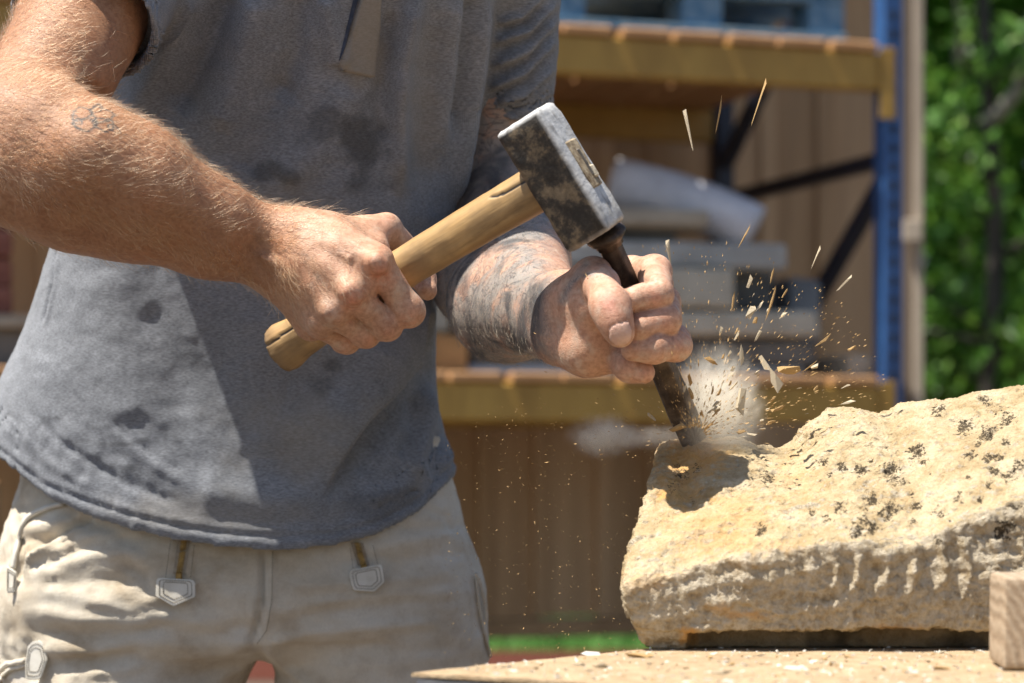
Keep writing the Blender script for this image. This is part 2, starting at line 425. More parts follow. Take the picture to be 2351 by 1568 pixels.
ra.chain([(862, 545, 2.052, 5), (884, 562, 2.056, 7), (890, 575, 2.07, 5)], .010, 's')     # crease of the thumb web
for e in ([(140, 215, 1.995, 4), (190, 208, 2.02, 6), (232, 222, 2.05, 7)], [(165, 205, 2.0, 3), (215, 205, 2.03, 4)]):
    ra.chain(e, .012, 's')                                                    # crook of the elbow
Vr, Qr = mesh_of(ra, P(-230, 860, 2.0) - [0.02, 0.14, 0.0], P(1030, -330, 2.22) + [0.06, 0.10, 0.02], 0.0016)
print('right arm', len(Vr), round(time.time() - T0, 1))

# ---- left arm: tattooed, coming forward to the fist round the chisel
la = Shape()
la.c((1165, 100, 2.38, 82), (1125, 430, 2.43, 92), .03).c((1125, 430, 2.43, 92), (1112, 625, 2.40, 96), .03)
la.c((1105, 655, 2.385, 92), (1165, 695, 2.27, 124), .05).c((1165, 695, 2.27, 122), (1255, 728, 2.12, 82), .03)
la.c((1160, 470, 2.40, 82), (1205, 575, 2.31, 78), .04).c((1205, 575, 2.31, 76), (1250, 668, 2.16, 58), .04)
la.c((1255, 690, 2.11, 52), (1290, 680, 2.08, 50), .02).c((1255, 765, 2.11, 52), (1290, 770, 2.07, 46), .02)
la.c((1290, 690, 2.09, 56), (1420, 668, 2.10, 50), .02).c((1290, 760, 2.08, 56), (1420, 770, 2.09, 48), .02)   # back of the hand
la.c((1360, 720, 2.10, 60), (1440, 720, 2.10, 50), .03)
la.c((1285, 700, 2.065, 42), (1345, 655, 2.035, 42), .02).c((1290, 735, 2.055, 42), (1360, 715, 2.025, 46), .02)   # ball of the thumb
la.c((1310, 690, 2.045, 40), (1365, 690, 2.02, 40), .02)
la.c((1285, 790, 2.065, 36), (1350, 808, 2.040, 44), .025).c((1350, 808, 2.040, 44), (1405, 806, 2.042, 44), .025)      # heel
la.chain([(1281, 768, 2.015, 3), (1320, 776, 2.00, 4), (1375, 764, 1.985, 5)], .012, 's')
def digit(sh, ch, k=.0016, kin=.007, pads=()):
    fs = Shape(); fs.chain(ch, kin)
    for p in pads: fs.c(p, (p[0] + 2, p[1] + 2, p[2], p[3]), kin)
    ops = fs.ops
    def ff(p):
        d = None
        for o in ops:
            e = _prim(o, p); d = e if d is None else _comb(d, e, o[-2], o[-1])
        return d
    sh.fn(ff, k)
digit(la, [(1415, 640, 2.095, 32), (1450, 622, 2.075, 32), (1503, 624, 2.045, 37), (1508, 676, 2.003, 36), (1453, 688, 1.991, 31.5)], pads=[(1507, 650, 2.02, 33)])
digit(la, [(1440, 700, 2.09, 34), (1523, 694, 2.052, 37), (1526, 734, 2.006, 36), (1470, 751, 1.991, 32)], pads=[(1525, 715, 2.025, 34)])
digit(la, [(1450, 780, 2.085, 32), (1548, 781, 2.050, 35), (1552, 793, 2.018, 34.5), (1500, 800, 1.997, 33), (1452, 803, 1.995, 27)])
digit(la, [(1405, 812, 2.045, 36), (1447, 840, 2.02, 36), (1478, 855, 2.013, 26)], k=.004)
# thumb
digit(la, [(1325, 672, 2.045, 36), (1362, 632, 2.026, 37), (1380, 654, 2.006, 38)], k=.010, kin=.012)
digit(la, [(1366, 636, 2.018, 35), (1380, 654, 2.004, 38), (1399, 700, 1.981, 41), (1412, 738, 1.972, 35), (1424, 766, 1.970, 32.5)], k=.0025, kin=.010, pads=[(1401, 703, 1.974, 37)])
def nailf(p):
    "the thumb nail: a shallow plate let into the tip"
    c = P(1425, 770, 1.957); x = np.array([.966, 0.0, -.05]); x /= np.linalg.norm(x); u = np.array([.25, .18, -.95]); u /= np.linalg.norm(u)
    q = p - c; a = q @ x; b = q @ u; m = 2.0 / F
    d = np.sqrt(np.maximum(np.abs(a) - 15 * m, 0) ** 2 + np.maximum(np.abs(b) - 15 * m, 0) ** 2) - 11 * m
    n = np.cross(x, u); w = np.abs(q @ n) - .006
    return np.maximum(d, w)
NAILF = nailf
for cr in ([(1372, 682, 1.956, 2.0), (1396, 690, 1.9455, 2.4), (1424, 688, 1.950, 2.0)], [(1376, 694, 1.954, 2.0), (1400, 701, 1.9445, 2.2), (1428, 697, 1.95, 2.0)],
           [(1377, 707, 1.952, 1.6), (1404, 713, 1.945, 2), (1432, 708, 1.951, 1.6)], [(1478, 647, 2.008, 2.5), (1492, 646, 1.995, 3), (1512, 642, 1.993, 2)]):
    la.chain(cr, .006, 's')
Vl, Ql = mesh_of(la, P(960, 930, 2.02) - [0.02, 0.10, 0.0], P(1630, 60, 2.45) + [0.02, 0.10, 0.03], 0.0015)
print('left arm', len(Vl), round(time.time() - T0, 1))
# ---- trunk, head and legs under the clothes
SH_ROWS = [  # row, left edge, right edge, depth of the axis, half thickness
    (-330, 470, 1010, 2.26, .075), (-240, 330, 1130, 2.27, .098), (-120, 290, 1150, 2.29, .112), (0, 285, 1140, 2.315, .122), (130, 255, 1118, 2.345, .126),
    (260, 214, 1104, 2.375, .128), (420, 168, 1064, 2.405, .130), (555, 128, 1034, 2.425, .134), (660, 92, 1004, 2.44, .138), (770, 58, 1000, 2.45, .144),
    (880, 4, 1000, 2.46, .150), (960, -22, 1010, 2.465, .155), (1060, -28, 1044, 2.47, .160), (1180, -10, 1052, 2.47, .163), (1300, 20, 1050, 2.47, .163)]
def rows_to_z(rows):
    z = np.array([P(0, r[0], r[3])[2] for r in rows]); xl = np.array([P(r[1], 0, r[3])[0] for r in rows]); xr = np.array([P(r[2], 0, r[3])[0] for r in rows])
    o = np.argsort(z); return z[o], ((xl + xr) / 2)[o], ((xr - xl) / 2)[o], np.array([r[3] for r in rows])[o], np.array([r[4] for r in rows])[o]
def stack(rows, inset=0.0, e=2.3, ztop=None, zbot=None):
    z, cx, a, cy, b = rows_to_z(rows)
    fine = np.linspace(z[0], z[-1], 80)
    def sm(v):
        v = np.interp(fine, z, v); k = np.array([1, 2, 3, 2, 1]) / 9.0
        for _ in range(2): v = np.convolve(np.pad(v, 2, 'edge'), k, 'valid')
        return v
    CX, A, CY, BB = sm(cx), sm(a) - inset, sm(cy), sm(b) - inset
    z1 = z[-1] if ztop is None else ztop; z0 = z[0] if zbot is None else zbot
    def f(p):
        zz = p[..., 2]; u = (p[..., 0] - np.interp(zz, fine, CX)) / np.interp(zz, fine, A); v = (p[..., 1] - np.interp(zz, fine, CY)) / np.interp(zz, fine, BB)
        k = (np.abs(u) ** e + np.abs(v) ** e) ** (1 / e); g = np.sqrt((u / np.interp(zz, fine, A)) ** 2 + (v / np.interp(zz, fine, BB)) ** 2)
        d = np.clip(k * (k - 1) / np.maximum(g, 1e-6), -0.2, 0.5)
        return np.maximum(d, np.maximum(zz - z1, z0 - zz))
    return f
HEAD = P(725, -640, 2.31)
bd = Shape(); bd.fn(stack(SH_ROWS, .036, zbot=P(0, 1020, 2.47)[2]))
bd.cone(P(330, 1080, 2.47), P(750, 1080, 2.47), .10, .10, .06)
bd.cone(P(330, -215, 2.29), P(1120, -215, 2.29), .065, .062, .05)
bd.cone(P(735, -300, 2.27), HEAD + [0, .03, -.04], .062, .058, .05)
bd.ell(HEAD + [0, .015, .035], [.077, .098, .095], .03).ell(HEAD + [0, -.03, -.045], [.060, .065, .075], .03)
bd.cone(HEAD + [0, -.100, .0], HEAD + [0, -.118, -.032], .008, .014, .02)                   # nose
for s in (-1, 1):
    bd.ell(HEAD + [s * .078, .015, -.01], [.010, .022, .034], .01)                          # ears
    bd.ell(HEAD + [s * .034, -.096, .012], [.016, .012, .012], .012, 's')                   # eye sockets
    bd.ell(HEAD + [s * .034, -.086, .010], [.013, .013, .012], .004)
bd.cone(HEAD + [-.025, -.097, -.075], HEAD + [.025, -.097, -.075], .004, .004, .008, 's')   # mouth
bd.chain([(280, 1330, 2.47, 180), (290, 2336, 2.42, 130), (275, 3200, 2.47, 95)], .05).chain([(880, 1330, 2.49, 180), (895, 2336, 2.44, 130), (915, 3200, 2.5, 95)], .05)
Vb, Qb = mesh_of(bd, [-.62, 1.9, .04], [.25, 2.72, 1.92], .008)
Vr = smooth(Vr, Qr, 1, .5); Vl = smooth(Vl, Ql, 1, .5)

def arm_tint(V, N, left):
    q = uv_of(V); n = len(V)
    base = np.array([.365, .19, .105]) if not left else np.array([.55, .325, .225])
    c = np.tile(base, (n, 1)); ink = np.zeros(n); line = np.zeros(n); nail = np.zeros(n); down = np.zeros(n)
    def red(pts, amt, w, colr=(.60, .20, .13)):
        for (x, y) in pts:
            k = (.72 * amt * np.exp(-(((q[:, 0] - x) ** 2 + (q[:, 1] - y) ** 2) / w ** 2)))[:, None]
            c[:] = c * (1 - k) + np.array(colr) * k
    if not left:
        k = sstep(560, 800, q[:, 0])[:, None]; c[:] = c * (1 - k) + np.array([.54, .325, .22]) * k
        k = (sstep(360, 250, q[:, 1]) * sstep(150, 320, q[:, 0]))[:, None]; c[:] = c * (1 - k * .8) + np.array([.40, .205, .105]) * k * .8   # paler inner arm
        red([(872, 618), (880, 640)], .5, 30); red([(800, 685), (815, 690)], .45, 24); red([(763, 722)], .3, 16); red([(938, 735)], .35, 26); red([(805, 740)], .35, 6, (.30, .03, .03))
        red([(890, 505)], .25, 26); red([(890, 765), (845, 785), (800, 795)], .3, 18)
        # old outline tattoo on the forearm: four petals
        for cx, cy, ax, ay, an in ((186, 262, 22, 14, -.2), (232, 262, 24, 15, .25), (196, 285, 24, 13, .1), (240, 287, 24, 14, .35), (212, 272, 8, 6, 0), (222, 248, 15, 8, -.5), (262, 296, 16, 7, .6), (176, 276, 12, 8, .8)):
            dx, dy = q[:, 0] - cx, q[:, 1] - cy; u = dx * math.cos(an) + dy * math.sin(an); v = -dx * math.sin(an) + dy * math.cos(an)
            rr = np.sqrt((u / ax) ** 2 + (v / ay) ** 2) + .28 * fbm(V, 130, 2, 17) + .12 * np.sin(np.arctan2(v, u) * 3 + cx); line = np.maximum(line, (1 - sstep(.08, .22, np.abs(rr - 1))) * (N[:, 1] < .2))
    else:
        ink = (1 - sstep(1215, 1290, q[:, 0] + .12 * (q[:, 1] - 700) + 45 * fbm(V, 38, 3, 4))) * .95
        ink = np.maximum(ink, .85 * np.exp(-(polydist(q, [(1305, 655), (1335, 632), (1362, 628)])[0] / 5.5) ** 2) * (N[:, 1] < 0))
        ink = np.maximum(ink, .7 * np.exp(-(polydist(q, [(1290, 690), (1310, 650), (1345, 605)])[0] / 10) ** 2))
        red([(1399, 688), (1398, 705)], .38, 22, (.66, .27, .22)); red([(1507, 686)], .5, 18); red([(1410, 735)], .28, 22, (.60, .24, .18)); red([(1528, 742)], .28, 20); red([(1560, 790)], .22, 24); red([(1480, 855)], .25, 22)
        red([(1350, 825)], .3, 40, (.56, .33, .16))
        d = NAILF(V); nail = (d < 0) * 1.0; rim = np.exp(-(np.abs(d) / .0011) ** 2)[:, None] * .35; c[:] = c * (1 - rim) + np.array([.42, .20, .14]) * rim
    grime = np.clip(fbm(V, 55, 4, 9) - .15, 0, 1)[:, None] * .5; c[:] = c * (1 - grime) + np.array([.40, .26, .17]) * grime
    return c, ink, line, nail
Nr, Nl, Nb = normals(Vr, Qr), normals(Vl, Ql), normals(Vb, Qb)
d = NAILF(Vl); Vl = Vl + Nl * (.0007 * (d < -.0004) - .0009 * np.exp(-((d - .0002) / .0009) ** 2))[:, None]
cr, ir, lr, nr = arm_tint(Vr, Nr, False); cl, il, ll, nl = arm_tint(Vl, Nl, True)
VB = np.concatenate([Vr, Vl, Vb]); QB = np.concatenate([Qr, Ql + len(Vr), Qb + len(Vr) + len(Vl)])
zb = np.zeros(len(Vb))
me = new_mesh('body', VB, QB, True, np.concatenate([cr, cl, np.tile([.56, .33, .22], (len(Vb), 1))]),
              {'dusty': np.concatenate([sstep(620, 760, uv_of(Vr)[:, 0]), .35 + .65 * sstep(1230, 1300, uv_of(Vl)[:, 0]), zb]), 'ink': np.concatenate([ir, il, zb]), 'line': np.concatenate([lr, ll, zb]), 'nail': np.concatenate([nr, nl, zb])})
body = keep(add('body', me, SKIN), person)
print('body', len(VB), round(time.time() - T0, 1))

# ---- hair on the arms
def hairs(name, V, Q, N, n, flow, dens, length, colr, seed, rad=.00007):
    rng = np.random.default_rng(seed); a = V[Q[:, 0]]; ar = np.linalg.norm(np.cross(V[Q[:, 2]] - a, V[Q[:, 3]] - V[Q[:, 1]]), axis=1)
    w = ar * dens(V[Q].mean(1), N[Q[:, 0]]); f = rng.choice(len(Q), n, p=w / w.sum()); t = rng.random((n, 2))
    p = (V[Q[f, 0]] * ((1 - t[:, :1]) * (1 - t[:, 1:])) + V[Q[f, 1]] * (t[:, :1] * (1 - t[:, 1:])) + V[Q[f, 2]] * (t[:, :1] * t[:, 1:]) + V[Q[f, 3]] * ((1 - t[:, :1]) * t[:, 1:]))
    nn = N[Q[f, 0]]; fl = flow(p) + rng.normal(0, .42, (n, 3)); fl -= nn * (fl * nn).sum(1)[:, None]; fl /= np.linalg.norm(fl, axis=1)[:, None]
    L = length * rng.uniform(.45, 1.25, n)[:, None]; curl = rng.normal(0, .35, (n, 3)); K = 5
    co = np.zeros((n, K, 3))
    for k in range(K):
        s = k / (K - 1); co[:, k] = p + nn * (L * (.55 * s - .30 * s * s)) + fl * (L * (.85 * s)) + curl * L * (s * s * .45)
    cv = bpy.data.hair_curves.new(name); cv.add_curves([K] * n)
    cv.attributes['position'].data.foreach_set('vector', co.astype(np.float32).ravel())
    ra_ = cv.attributes.new('radius', 'FLOAT', 'POINT'); rr = np.tile(np.array([1, .95, .8, .6, .25]) * rad, n) * np.repeat(rng.uniform(.7, 1.3, n), K)
    ra_.data.foreach_set('value', rr.astype(np.float32))
    m = M(name); m.n.remove(m.b); hb = m.n.new('ShaderNodeBsdfHairPrincipled'); hb.parametrization = 'COLOR'
    hb.inputs['Color'].default_value = (*colr, 1); hb.inputs['Roughness'].default_value = .35; hb.inputs['Radial Roughness'].default_value = .5
    m.l.new(hb.outputs[0], m.n['Material Output'].inputs[0])
    cv.materials.append(m.m); o = bpy.data.objects.new(name, cv); col.objects.link(o); return keep(o, body)
dirr = P(640, 570, 2.07) - P(0, 350, 2.05); dirr /= np.linalg.norm(dirr)
def flr(p):
    q = uv_of(p); up = np.array([0, -.1, .5]); return dirr[None] * .7 + np.where(q[:, 1:] > interp(q[:, 0], [(0, 380), (640, 580)])[:, None], [0, -.2, -.75], [.25, -.1, .45])
def dnr(c, n):
    q = uv_of(c); s = np.ones(len(c)) * (q[:, 0] < 830); s *= np.where(q[:, 0] > 680, .22, 1.0); s *= np.where((q[:, 1] < 225) & (q[:, 0] > 190), .12, 1.0)
    lowb = interp(q[:, 0], [(0, 420), (300, 520), (640, 650)]); s *= np.where(q[:, 1] > lowb + 25, .15, 1.0); s *= np.where(np.abs(q[:, 1] - lowb + 25) < 60, 1.7, 1.0)
    return s + 1e-6
hairs('arm_hair', Vr, Qr, Nr, 17000, flr, dnr, .0165, (.27, .135, .06), 3, .00009)
dirl = P(1280, 720, 2.08) - P(1110, 660, 2.38); dirl /= np.linalg.norm(dirl)
hairs('arm_hair', Vl, Ql, Nl, 4200, lambda p: dirl[None] * .5 + np.array([[.1, -.1, -.55]]), lambda c, n: (uv_of(c)[:, 0] < 1290) * (uv_of(c)[:, 1] > 480) + 1e-6, .012, (.40, .24, .13), 5)
# ---- the polo shirt
HEM = [(-70, 1040), (-30, 1048), (0, 1062), (100, 1140), (200, 1180), (300, 1212), (400, 1236), (500, 1252), (640, 1263), (760, 1256), (860, 1232), (960, 1180), (1010, 1125), (1045, 1085), (1080, 1060)]
def zhem(x):
    h = np.array(HEM, float); hx = np.array([P(a, b, 2.34)[0] for a, b in HEM]); hz = np.array([P(a, b, 2.34)[2] for a, b in HEM]); return np.interp(x, hx, hz)
st = stack(SH_ROWS, 0.0, 2.25, zbot=.5)
ax = P(20, 330, 2.04) - P(290, -190, 2.27); ax /= np.linalg.norm(ax)
CR, CL = P(192, 48, 2.13), P(1183, 256, 2.40)
axl = P(1180, 300, 2.41) - P(1195, -200, 2.33); axl /= np.linalg.norm(axl)
def tubef(a, b, ra_, rb_, cut, n, hollow, shell=.0035):
    ab = b - a; L2 = ab @ ab
    def f(p):
        t = ((p - a) @ ab) / L2; tt = np.clip(t, 0, 1.4); r = ra_ + (rb_ - ra_) * tt
        d = np.linalg.norm(p - a - tt[..., None] * ab, axis=-1) - r
        s = (p - cut) @ n
        d2 = np.maximum(d, s)
        return np.maximum(d2, -np.maximum(d + shell, -(s + hollow)))
    return f
sr = Shape()
def trunkf(p):
    d = st(p); zh = zhem(p[..., 0]); d2 = np.maximum(d, zh - p[..., 2])
    return np.maximum(d2, -np.maximum(d + .004, p[..., 2] - (zh + .05)))
sr.fn(trunkf)
sr.fn(tubef(P(300, -190, 2.28), CR, .076, .0660, CR, ax, .03), .03)
sr.fn(tubef(P(1170, -230, 2.31), CL, .058, .0365, CL, axl, .03), .012)
sr.cone(P(380, -235, 2.26), P(1090, -235, 2.285), .07, .068, .05)
Vs, Qs = mesh_of(sr, [-.60, 2.0, .90], [.12, 2.68, 1.66], .0031)
Vs = smooth(Vs, Qs, 2, .5); Ns = normals(Vs, Qs)
hemline = [(x, y - 30) for x, y in HEM]
SHIRT_FOLDS = [
    ([(126, 575), (119, 650), (96, 740)], -2.5, 4), ([(133, 580), (126, 660), (104, 745)], 1.5, 5),
    ([(1000, 800), (960, 900), (900, 965), (850, 1030), (830, 1100)], -5, 34),
    ([(992, 890), (986, 972), (958, 1050), (950, 1090)], 4, 17), ([(970, 905), (958, 985), (925, 1050)], -5, 20), ([(1015, 985), (1000, 1060), (1010, 1100)], -4, 16), ([(1030, 1010), (1030, 1075)], 2, 14),
    ([(985, 700), (1000, 800), (1004, 850)], 5, 18), ([(900, 790), (800, 900), (640, 990)], 4, 50), ([(640, 880), (740, 900), (860, 850)], -3, 50),
    ([(520, -20), (470, 120), (400, 260)], -12, 34), ([(440, -20), (380, 140), (290, 300)], 8, 40), ([(590, -20), (560, 140), (500, 300)], 8, 38), ([(690, -20), (680, 120), (640, 240)], -7, 30),
    ([(745, -20), (765, 90), (778, 150)], 7, 22), ([(800, 190), (740, 330), (640, 420)], 5, 40), ([(655, 180), (600, 320), (560, 400)], -5, 40),
    ([(955, -20), (925, 130), (912, 260), (920, 420)], 10, 22), ([(900, 20), (880, 200), (885, 330)], -7, 26), ([(1000, 60), (985, 250), (970, 430)], -5, 36), ([(1050, -10), (1035, 150), (1010, 330)], 6, 28),
    ([(1085, -10), (1068, 140), (1050, 300)], -9, 20), ([(1118, -10), (1098, 150), (1078, 300), (1045, 480)], 5, 16),
    ([(330, 700), (400, 830), (420, 960)], -4, 40), ([(230, 620), (250, 800), (300, 980)], 4, 60), ([(90, 800), (130, 950), (220, 1080)], 1.5, 30), ([(60, 940), (150, 1020), (260, 1090)], -1.0, 12), ([(20, 960), (110, 1060), (230, 1130)], 1.2, 12),
    ([(250, 980), (330, 1050), (420, 1110)], 1.6, 14), ([(180, 1040), (290, 1110), (400, 1150)], -1.6, 12), ([(450, 1120), (600, 1150), (760, 1140)], 4, 40), ([(840, 1150), (920, 1120), (980, 1070)], 4, 22),
    ([(560, 700), (600, 900), (590, 1050)], 3, 60)]
for i, (a, b) in enumerate((((1272, 10), (1140, 95)), ((1272, 50), (1138, 150)), ((1265, 100), (1130, 200)), ((1240, -10), (1145, 50)), ((1262, 160), (1150, 235)))):
    mx, my = (a[0] + b[0]) / 2 + 10, (a[1] + b[1]) / 2 + 14
    SHIRT_FOLDS.append(([a, (mx, my), b], 4.5, 9)); SHIRT_FOLDS.append(([(a[0], a[1] + 20), (mx, my + 22), (b[0], b[1] + 24)], -4.5, 10))
Vs = stepfold(Vs, Ns, [([(735, 1140), (790, 1038), (832, 972), (884, 918), (946, 838), (975, 715)][::-1], 19, 80, 38), ([(992, 880), (988, 965), (960, 1050), (945, 1095)], 6, 30, 22), ([(1112, -20), (1098, 150), (1078, 300), (1052, 470)], 8, 34, 16)])
Vs = fold(Vs, Ns, [(a, b * 1.5, c) for a, b, c in SHIRT_FOLDS])
q = uv_of(Vs); dh, _ = polydist(q, hemline)
Vs = Vs + Ns * ((-.0016 * np.exp(-(dh / 5) ** 2) + .0012 * np.exp(-((dh - 12) / 10) ** 2)) * (Ns[:, 1] < .1))[:, None]
qq = uv_of(Vs); Vs = Vs + Ns * (.0032 * (.28 - np.abs(fbm(Vs @ np.array([[.7, 0, .7], [0, 1, 0], [-.7 * .45, 0, .7 * .45]]).T, 60, 3, 91))) * sstep(900, 1000, qq[:, 1]) * sstep(520, 330, qq[:, 0]))[:, None]
Vs = Vs + Ns * (.0012 * (.25 - np.abs(fbm(Vs * [1, 1, .45], 34, 3, 95))))[:, None]
Vs = Vs + Ns * (.0022 * fbm(Vs, 16, 3, 21) + .0007 * fbm(Vs * [1, 1, 1.6], 75, 3, 31))[:, None]
# seam of the cuffs
for cc, aa, w in ((CR, ax, .017), (CL, axl, .018)):
    s = (Vs - cc) @ aa; rad = np.linalg.norm(Vs - cc - s[:, None] * aa, axis=1); near = rad < .10
    Vs = Vs + Ns * (-.0014 * np.exp(-((s + w) / .0016) ** 2) * near)[:, None]
rib = np.zeros(len(Vs))
for cc, aa, w in ((CR, ax, .017), (CL, axl, .018)):
    s = (Vs - cc) @ aa; rad = np.linalg.norm(Vs - cc - s[:, None] * aa, axis=1); rib = np.maximum(rib, ((s > -w) & (rad < .10)) * 1.0)
# stains: oil and stone dust, with shapes of their own
q = uv_of(Vs); stain = np.zeros(len(Vs)); dust = np.zeros(len(Vs))
nz = fbm(Vs, 30, 4, 41)
for x, y, sx, sy, a in ((835, 330, 75, 95, .62), (745, 290, 60, 55, .45), (610, 395, 45, 26, .55), (655, 405, 30, 18, .45), (870, 300, 30, 40, .35), (740, 880, 40, 28, .3), (530, 970, 25, 12, .3), (905, 1150, 80, 40, .3),
                        (560, 1120, 90, 40, .25), (700, 520, 120, 60, .25), (760, 840, 24, 20, .45), (180, 1010, 40, 5, .4), (255, 1020, 46, 5, .45), (300, 1075, 40, 6, .45), (120, 960, 30, 4, .3), (225, 985, 30, 4, .35), (330, 1010, 24, 4, .35), (420, 930, 90, 120, .12), (860, 560, 60, 90, .25)):
    stain = np.maximum(stain, a * (1 - sstep(.45, 1.15, np.sqrt(((q[:, 0] - x) / sx) ** 2 + ((q[:, 1] - y) / sy) ** 2) + 1.1 * nz)))
for x, y, sx, sy, a in ((860, 120, 30, 80, .5), (700, 1000, 200, 120, .45), (620, 500, 200, 120, .3), (960, 300, 60, 200, .35), (480, 1180, 260, 60, .4), (820, 160, 40, 60, .5)):
    dust = np.maximum(dust, a * (1 - sstep(.3, 1.2, np.sqrt(((q[:, 0] - x) / sx) ** 2 + ((q[:, 1] - y) / sy) ** 2) + .6 * nz)))
def shirt_material():
    m = M('grey_pique'); oc = m.co(); heath = m.noise(520, 3, 0.65, m.co((.45, 1, 2.6))); mid = m.noise(34, 4, .6); big = m.noise(7, 3)
    c = m.ramp(heath, [(.37, (.165, .178, .203)), (.5, (.24, .257, .289)), (.63, (.33, .351, .39))])
    c = m.mix(.5, c, m.ramp(mid, [(.3, .62), (.7, 1.0)]), 'MULTIPLY'); c = m.mix(.35, c, m.ramp(big, [(.3, .7), (.7, 1.0)]), 'MULTIPLY')
    c = m.mix(m.math('MULTIPLY', m.attr('dust', 'Fac'), .8), c, (.29, .255, .20)); c = m.mix(m.attr('stain', 'Fac'), c, (.035, .036, .038))
    wa = m.node('TexWave', _wave_type='BANDS', _bands_direction='DIAGONAL', Scale=330.0, Distortion=.8); wa.inputs['Detail'].default_value = 1; m.l.new(m.co((1, .2, 1.4)), wa.inputs['Vector'])
    rb = m.node('TexWave', _wave_type='BANDS', _bands_direction='X', Scale=150.0, Distortion=.1); m.l.new(oc, rb.inputs['Vector'])
    h = m.mix(m.attr('rib', 'Fac'), m.math('ADD', wa.outputs[1], heath), m.math('MULTIPLY', rb.outputs[1], 3.0))
    return m.out(c, .92, m.bump(h, .4, .001), Sheen_Weight=.12, Sheen_Roughness=.5, Specular_IOR_Level=.2)
PIQUE = shirt_material()
shirt = keep(add('polo_shirt', new_mesh('polo_shirt', Vs, Qs, True, None, {'stain': stain, 'dust': dust, 'rib': rib}), PIQUE), person)
print('shirt', len(Vs), round(time.time() - T0, 1))

# ---- the trousers
TR_ROWS = [(1000, 60, 1020, 2.47, .122), (1110, 46, 1044, 2.47, .128), (1190, 28, 1066, 2.47, .134), (1250, 14, 1080, 2.47, .138), (1334, 2, 1092, 2.47, .140), (1395, 4, 1104, 2.47, .138), (1470, 18, 1120, 2.47, .126), (1515, 30, 1126, 2.47, .07)]
tr = Shape(); tr.fn(stack(TR_ROWS, 0, 2.4))
tr.chain([(300, 1390, 2.462, 264), (290, 1700, 2.45, 240), (285, 2336, 2.41, 178), (272, 3260, 2.46, 145)], .05).chain([(858, 1390, 2.475, 258), (870, 1700, 2.465, 238), (895, 2336, 2.43, 178), (915, 3260, 2.49, 145)], .012)
for vy_, r_ in ((1540, 7), (1556, 13), (1580, 20), (1620, 30), (1700, 42)): tr.cone(P(574, vy_, 2.34) - [0, .25, 0], P(574, vy_, 2.34) + [0, .5, 0], r_ * 2.34 / F, r_ * 2.34 / F, .012, 's')
Vt, Qt = mesh_of(tr, [-.62, 2.22, .05], [.10, 2.72, 1.09], .0042)
Vt = smooth(Vt, Qt, 2, .5); Nt = normals(Vt, Qt)
TF = [([(225, 1191), (131, 1240), (67, 1285), (52, 1313)], 5, 5), ([(215, 1184), (120, 1230), (60, 1272)], -5, 8), ([(397, 1240), (386, 1330)], 2.5, 4), ([(441, 1250), (431, 1330)], 2.5, 5), ([(808, 1255), (815, 1310)], 2, 4), ([(850, 1250), (862, 1300)], 2.5, 5), ([(60, 1210), (140, 1200), (230, 1165)], 6, 14), ([(50, 1240), (120, 1235), (200, 1195)], -7, 13), ([(55, 1272), (140, 1262), (230, 1222), (320, 1225)], 6, 16), ([(45, 1300), (110, 1292), (180, 1262)], -5, 14),
      ([(150, 1180), (230, 1205), (300, 1240)], -8, 20), ([(110, 1310), (220, 1275), (300, 1272), (330, 1290)], 7, 20), ([(140, 1345), (230, 1330), (310, 1345)], -5, 22), ([(200, 1380), (300, 1395), (370, 1370), (400, 1345)], 7, 18),
      ([(290, 1300), (330, 1320), (345, 1360)], -7, 16), ([(60, 1400), (180, 1420), (330, 1425), (400, 1410)], 5, 22), ([(80, 1450), (200, 1462), (300, 1455), (380, 1440)], -6, 18), ([(60, 1490), (180, 1495), (290, 1480)], 6, 18),
      ([(130, 1520), (240, 1515), (330, 1500)], -5, 16), ([(150, 1555), (250, 1545), (340, 1530)], 5, 16), ([(330, 1400), (400, 1425), (470, 1430)], 4, 18), ([(40, 1330), (60, 1400), (55, 1470)], 4, 24),
      ([(430, 1330), (500, 1400), (560, 1450)], -3, 30), ([(420, 1500), (520, 1500), (580, 1470)], 5, 22), ([(400, 1470), (500, 1460), (590, 1430)], -5, 22), ([(400, 1560), (480, 1545), (560, 1510)], -4, 18),
      ([(605, 1265), (603, 1380), (590, 1440), (575, 1480)], -7, 6), ([(590, 1265), (590, 1370), (575, 1440)], 3, 10), ([(622, 1265), (620, 1380), (612, 1450)], 3, 11),
      ([(620, 1478), (700, 1455), (850, 1440), (1000, 1430)], 7, 18), ([(640, 1500), (760, 1490), (900, 1480)], -8, 18), ([(630, 1430), (760, 1405), (940, 1385)], -5, 20), ([(680, 1350), (840, 1340), (1040, 1320)], 5, 20),
      ([(700, 1385), (900, 1365), (1080, 1360)], 4, 16), ([(760, 1290), (900, 1285), (1060, 1270)], -4, 20), ([(860, 1260), (960, 1240), (1060, 1225)], 4, 16), ([(900, 1215), (1000, 1215), (1068, 1205)], -4, 16),
      ([(980, 1170), (1030, 1190), (1050, 1230)], -4, 12), ([(610, 1490), (650, 1530), (720, 1580)], 6, 14), ([(590, 1500), (640, 1560), (660, 1620)], -7, 18), ([(760, 1530), (900, 1520), (1060, 1500)], 4, 20),
      ([(40, 1180), (50, 1280), (40, 1340)], -6, 7), ([(1085, 1330), (1100, 1420), (1125, 1500)], -3, 8)]
Vt = fold(Vt, Nt, [(a, b * (.62 if w > 8 else 1), w * (.72 if w > 8 else 1)) for a, b, w in TF])
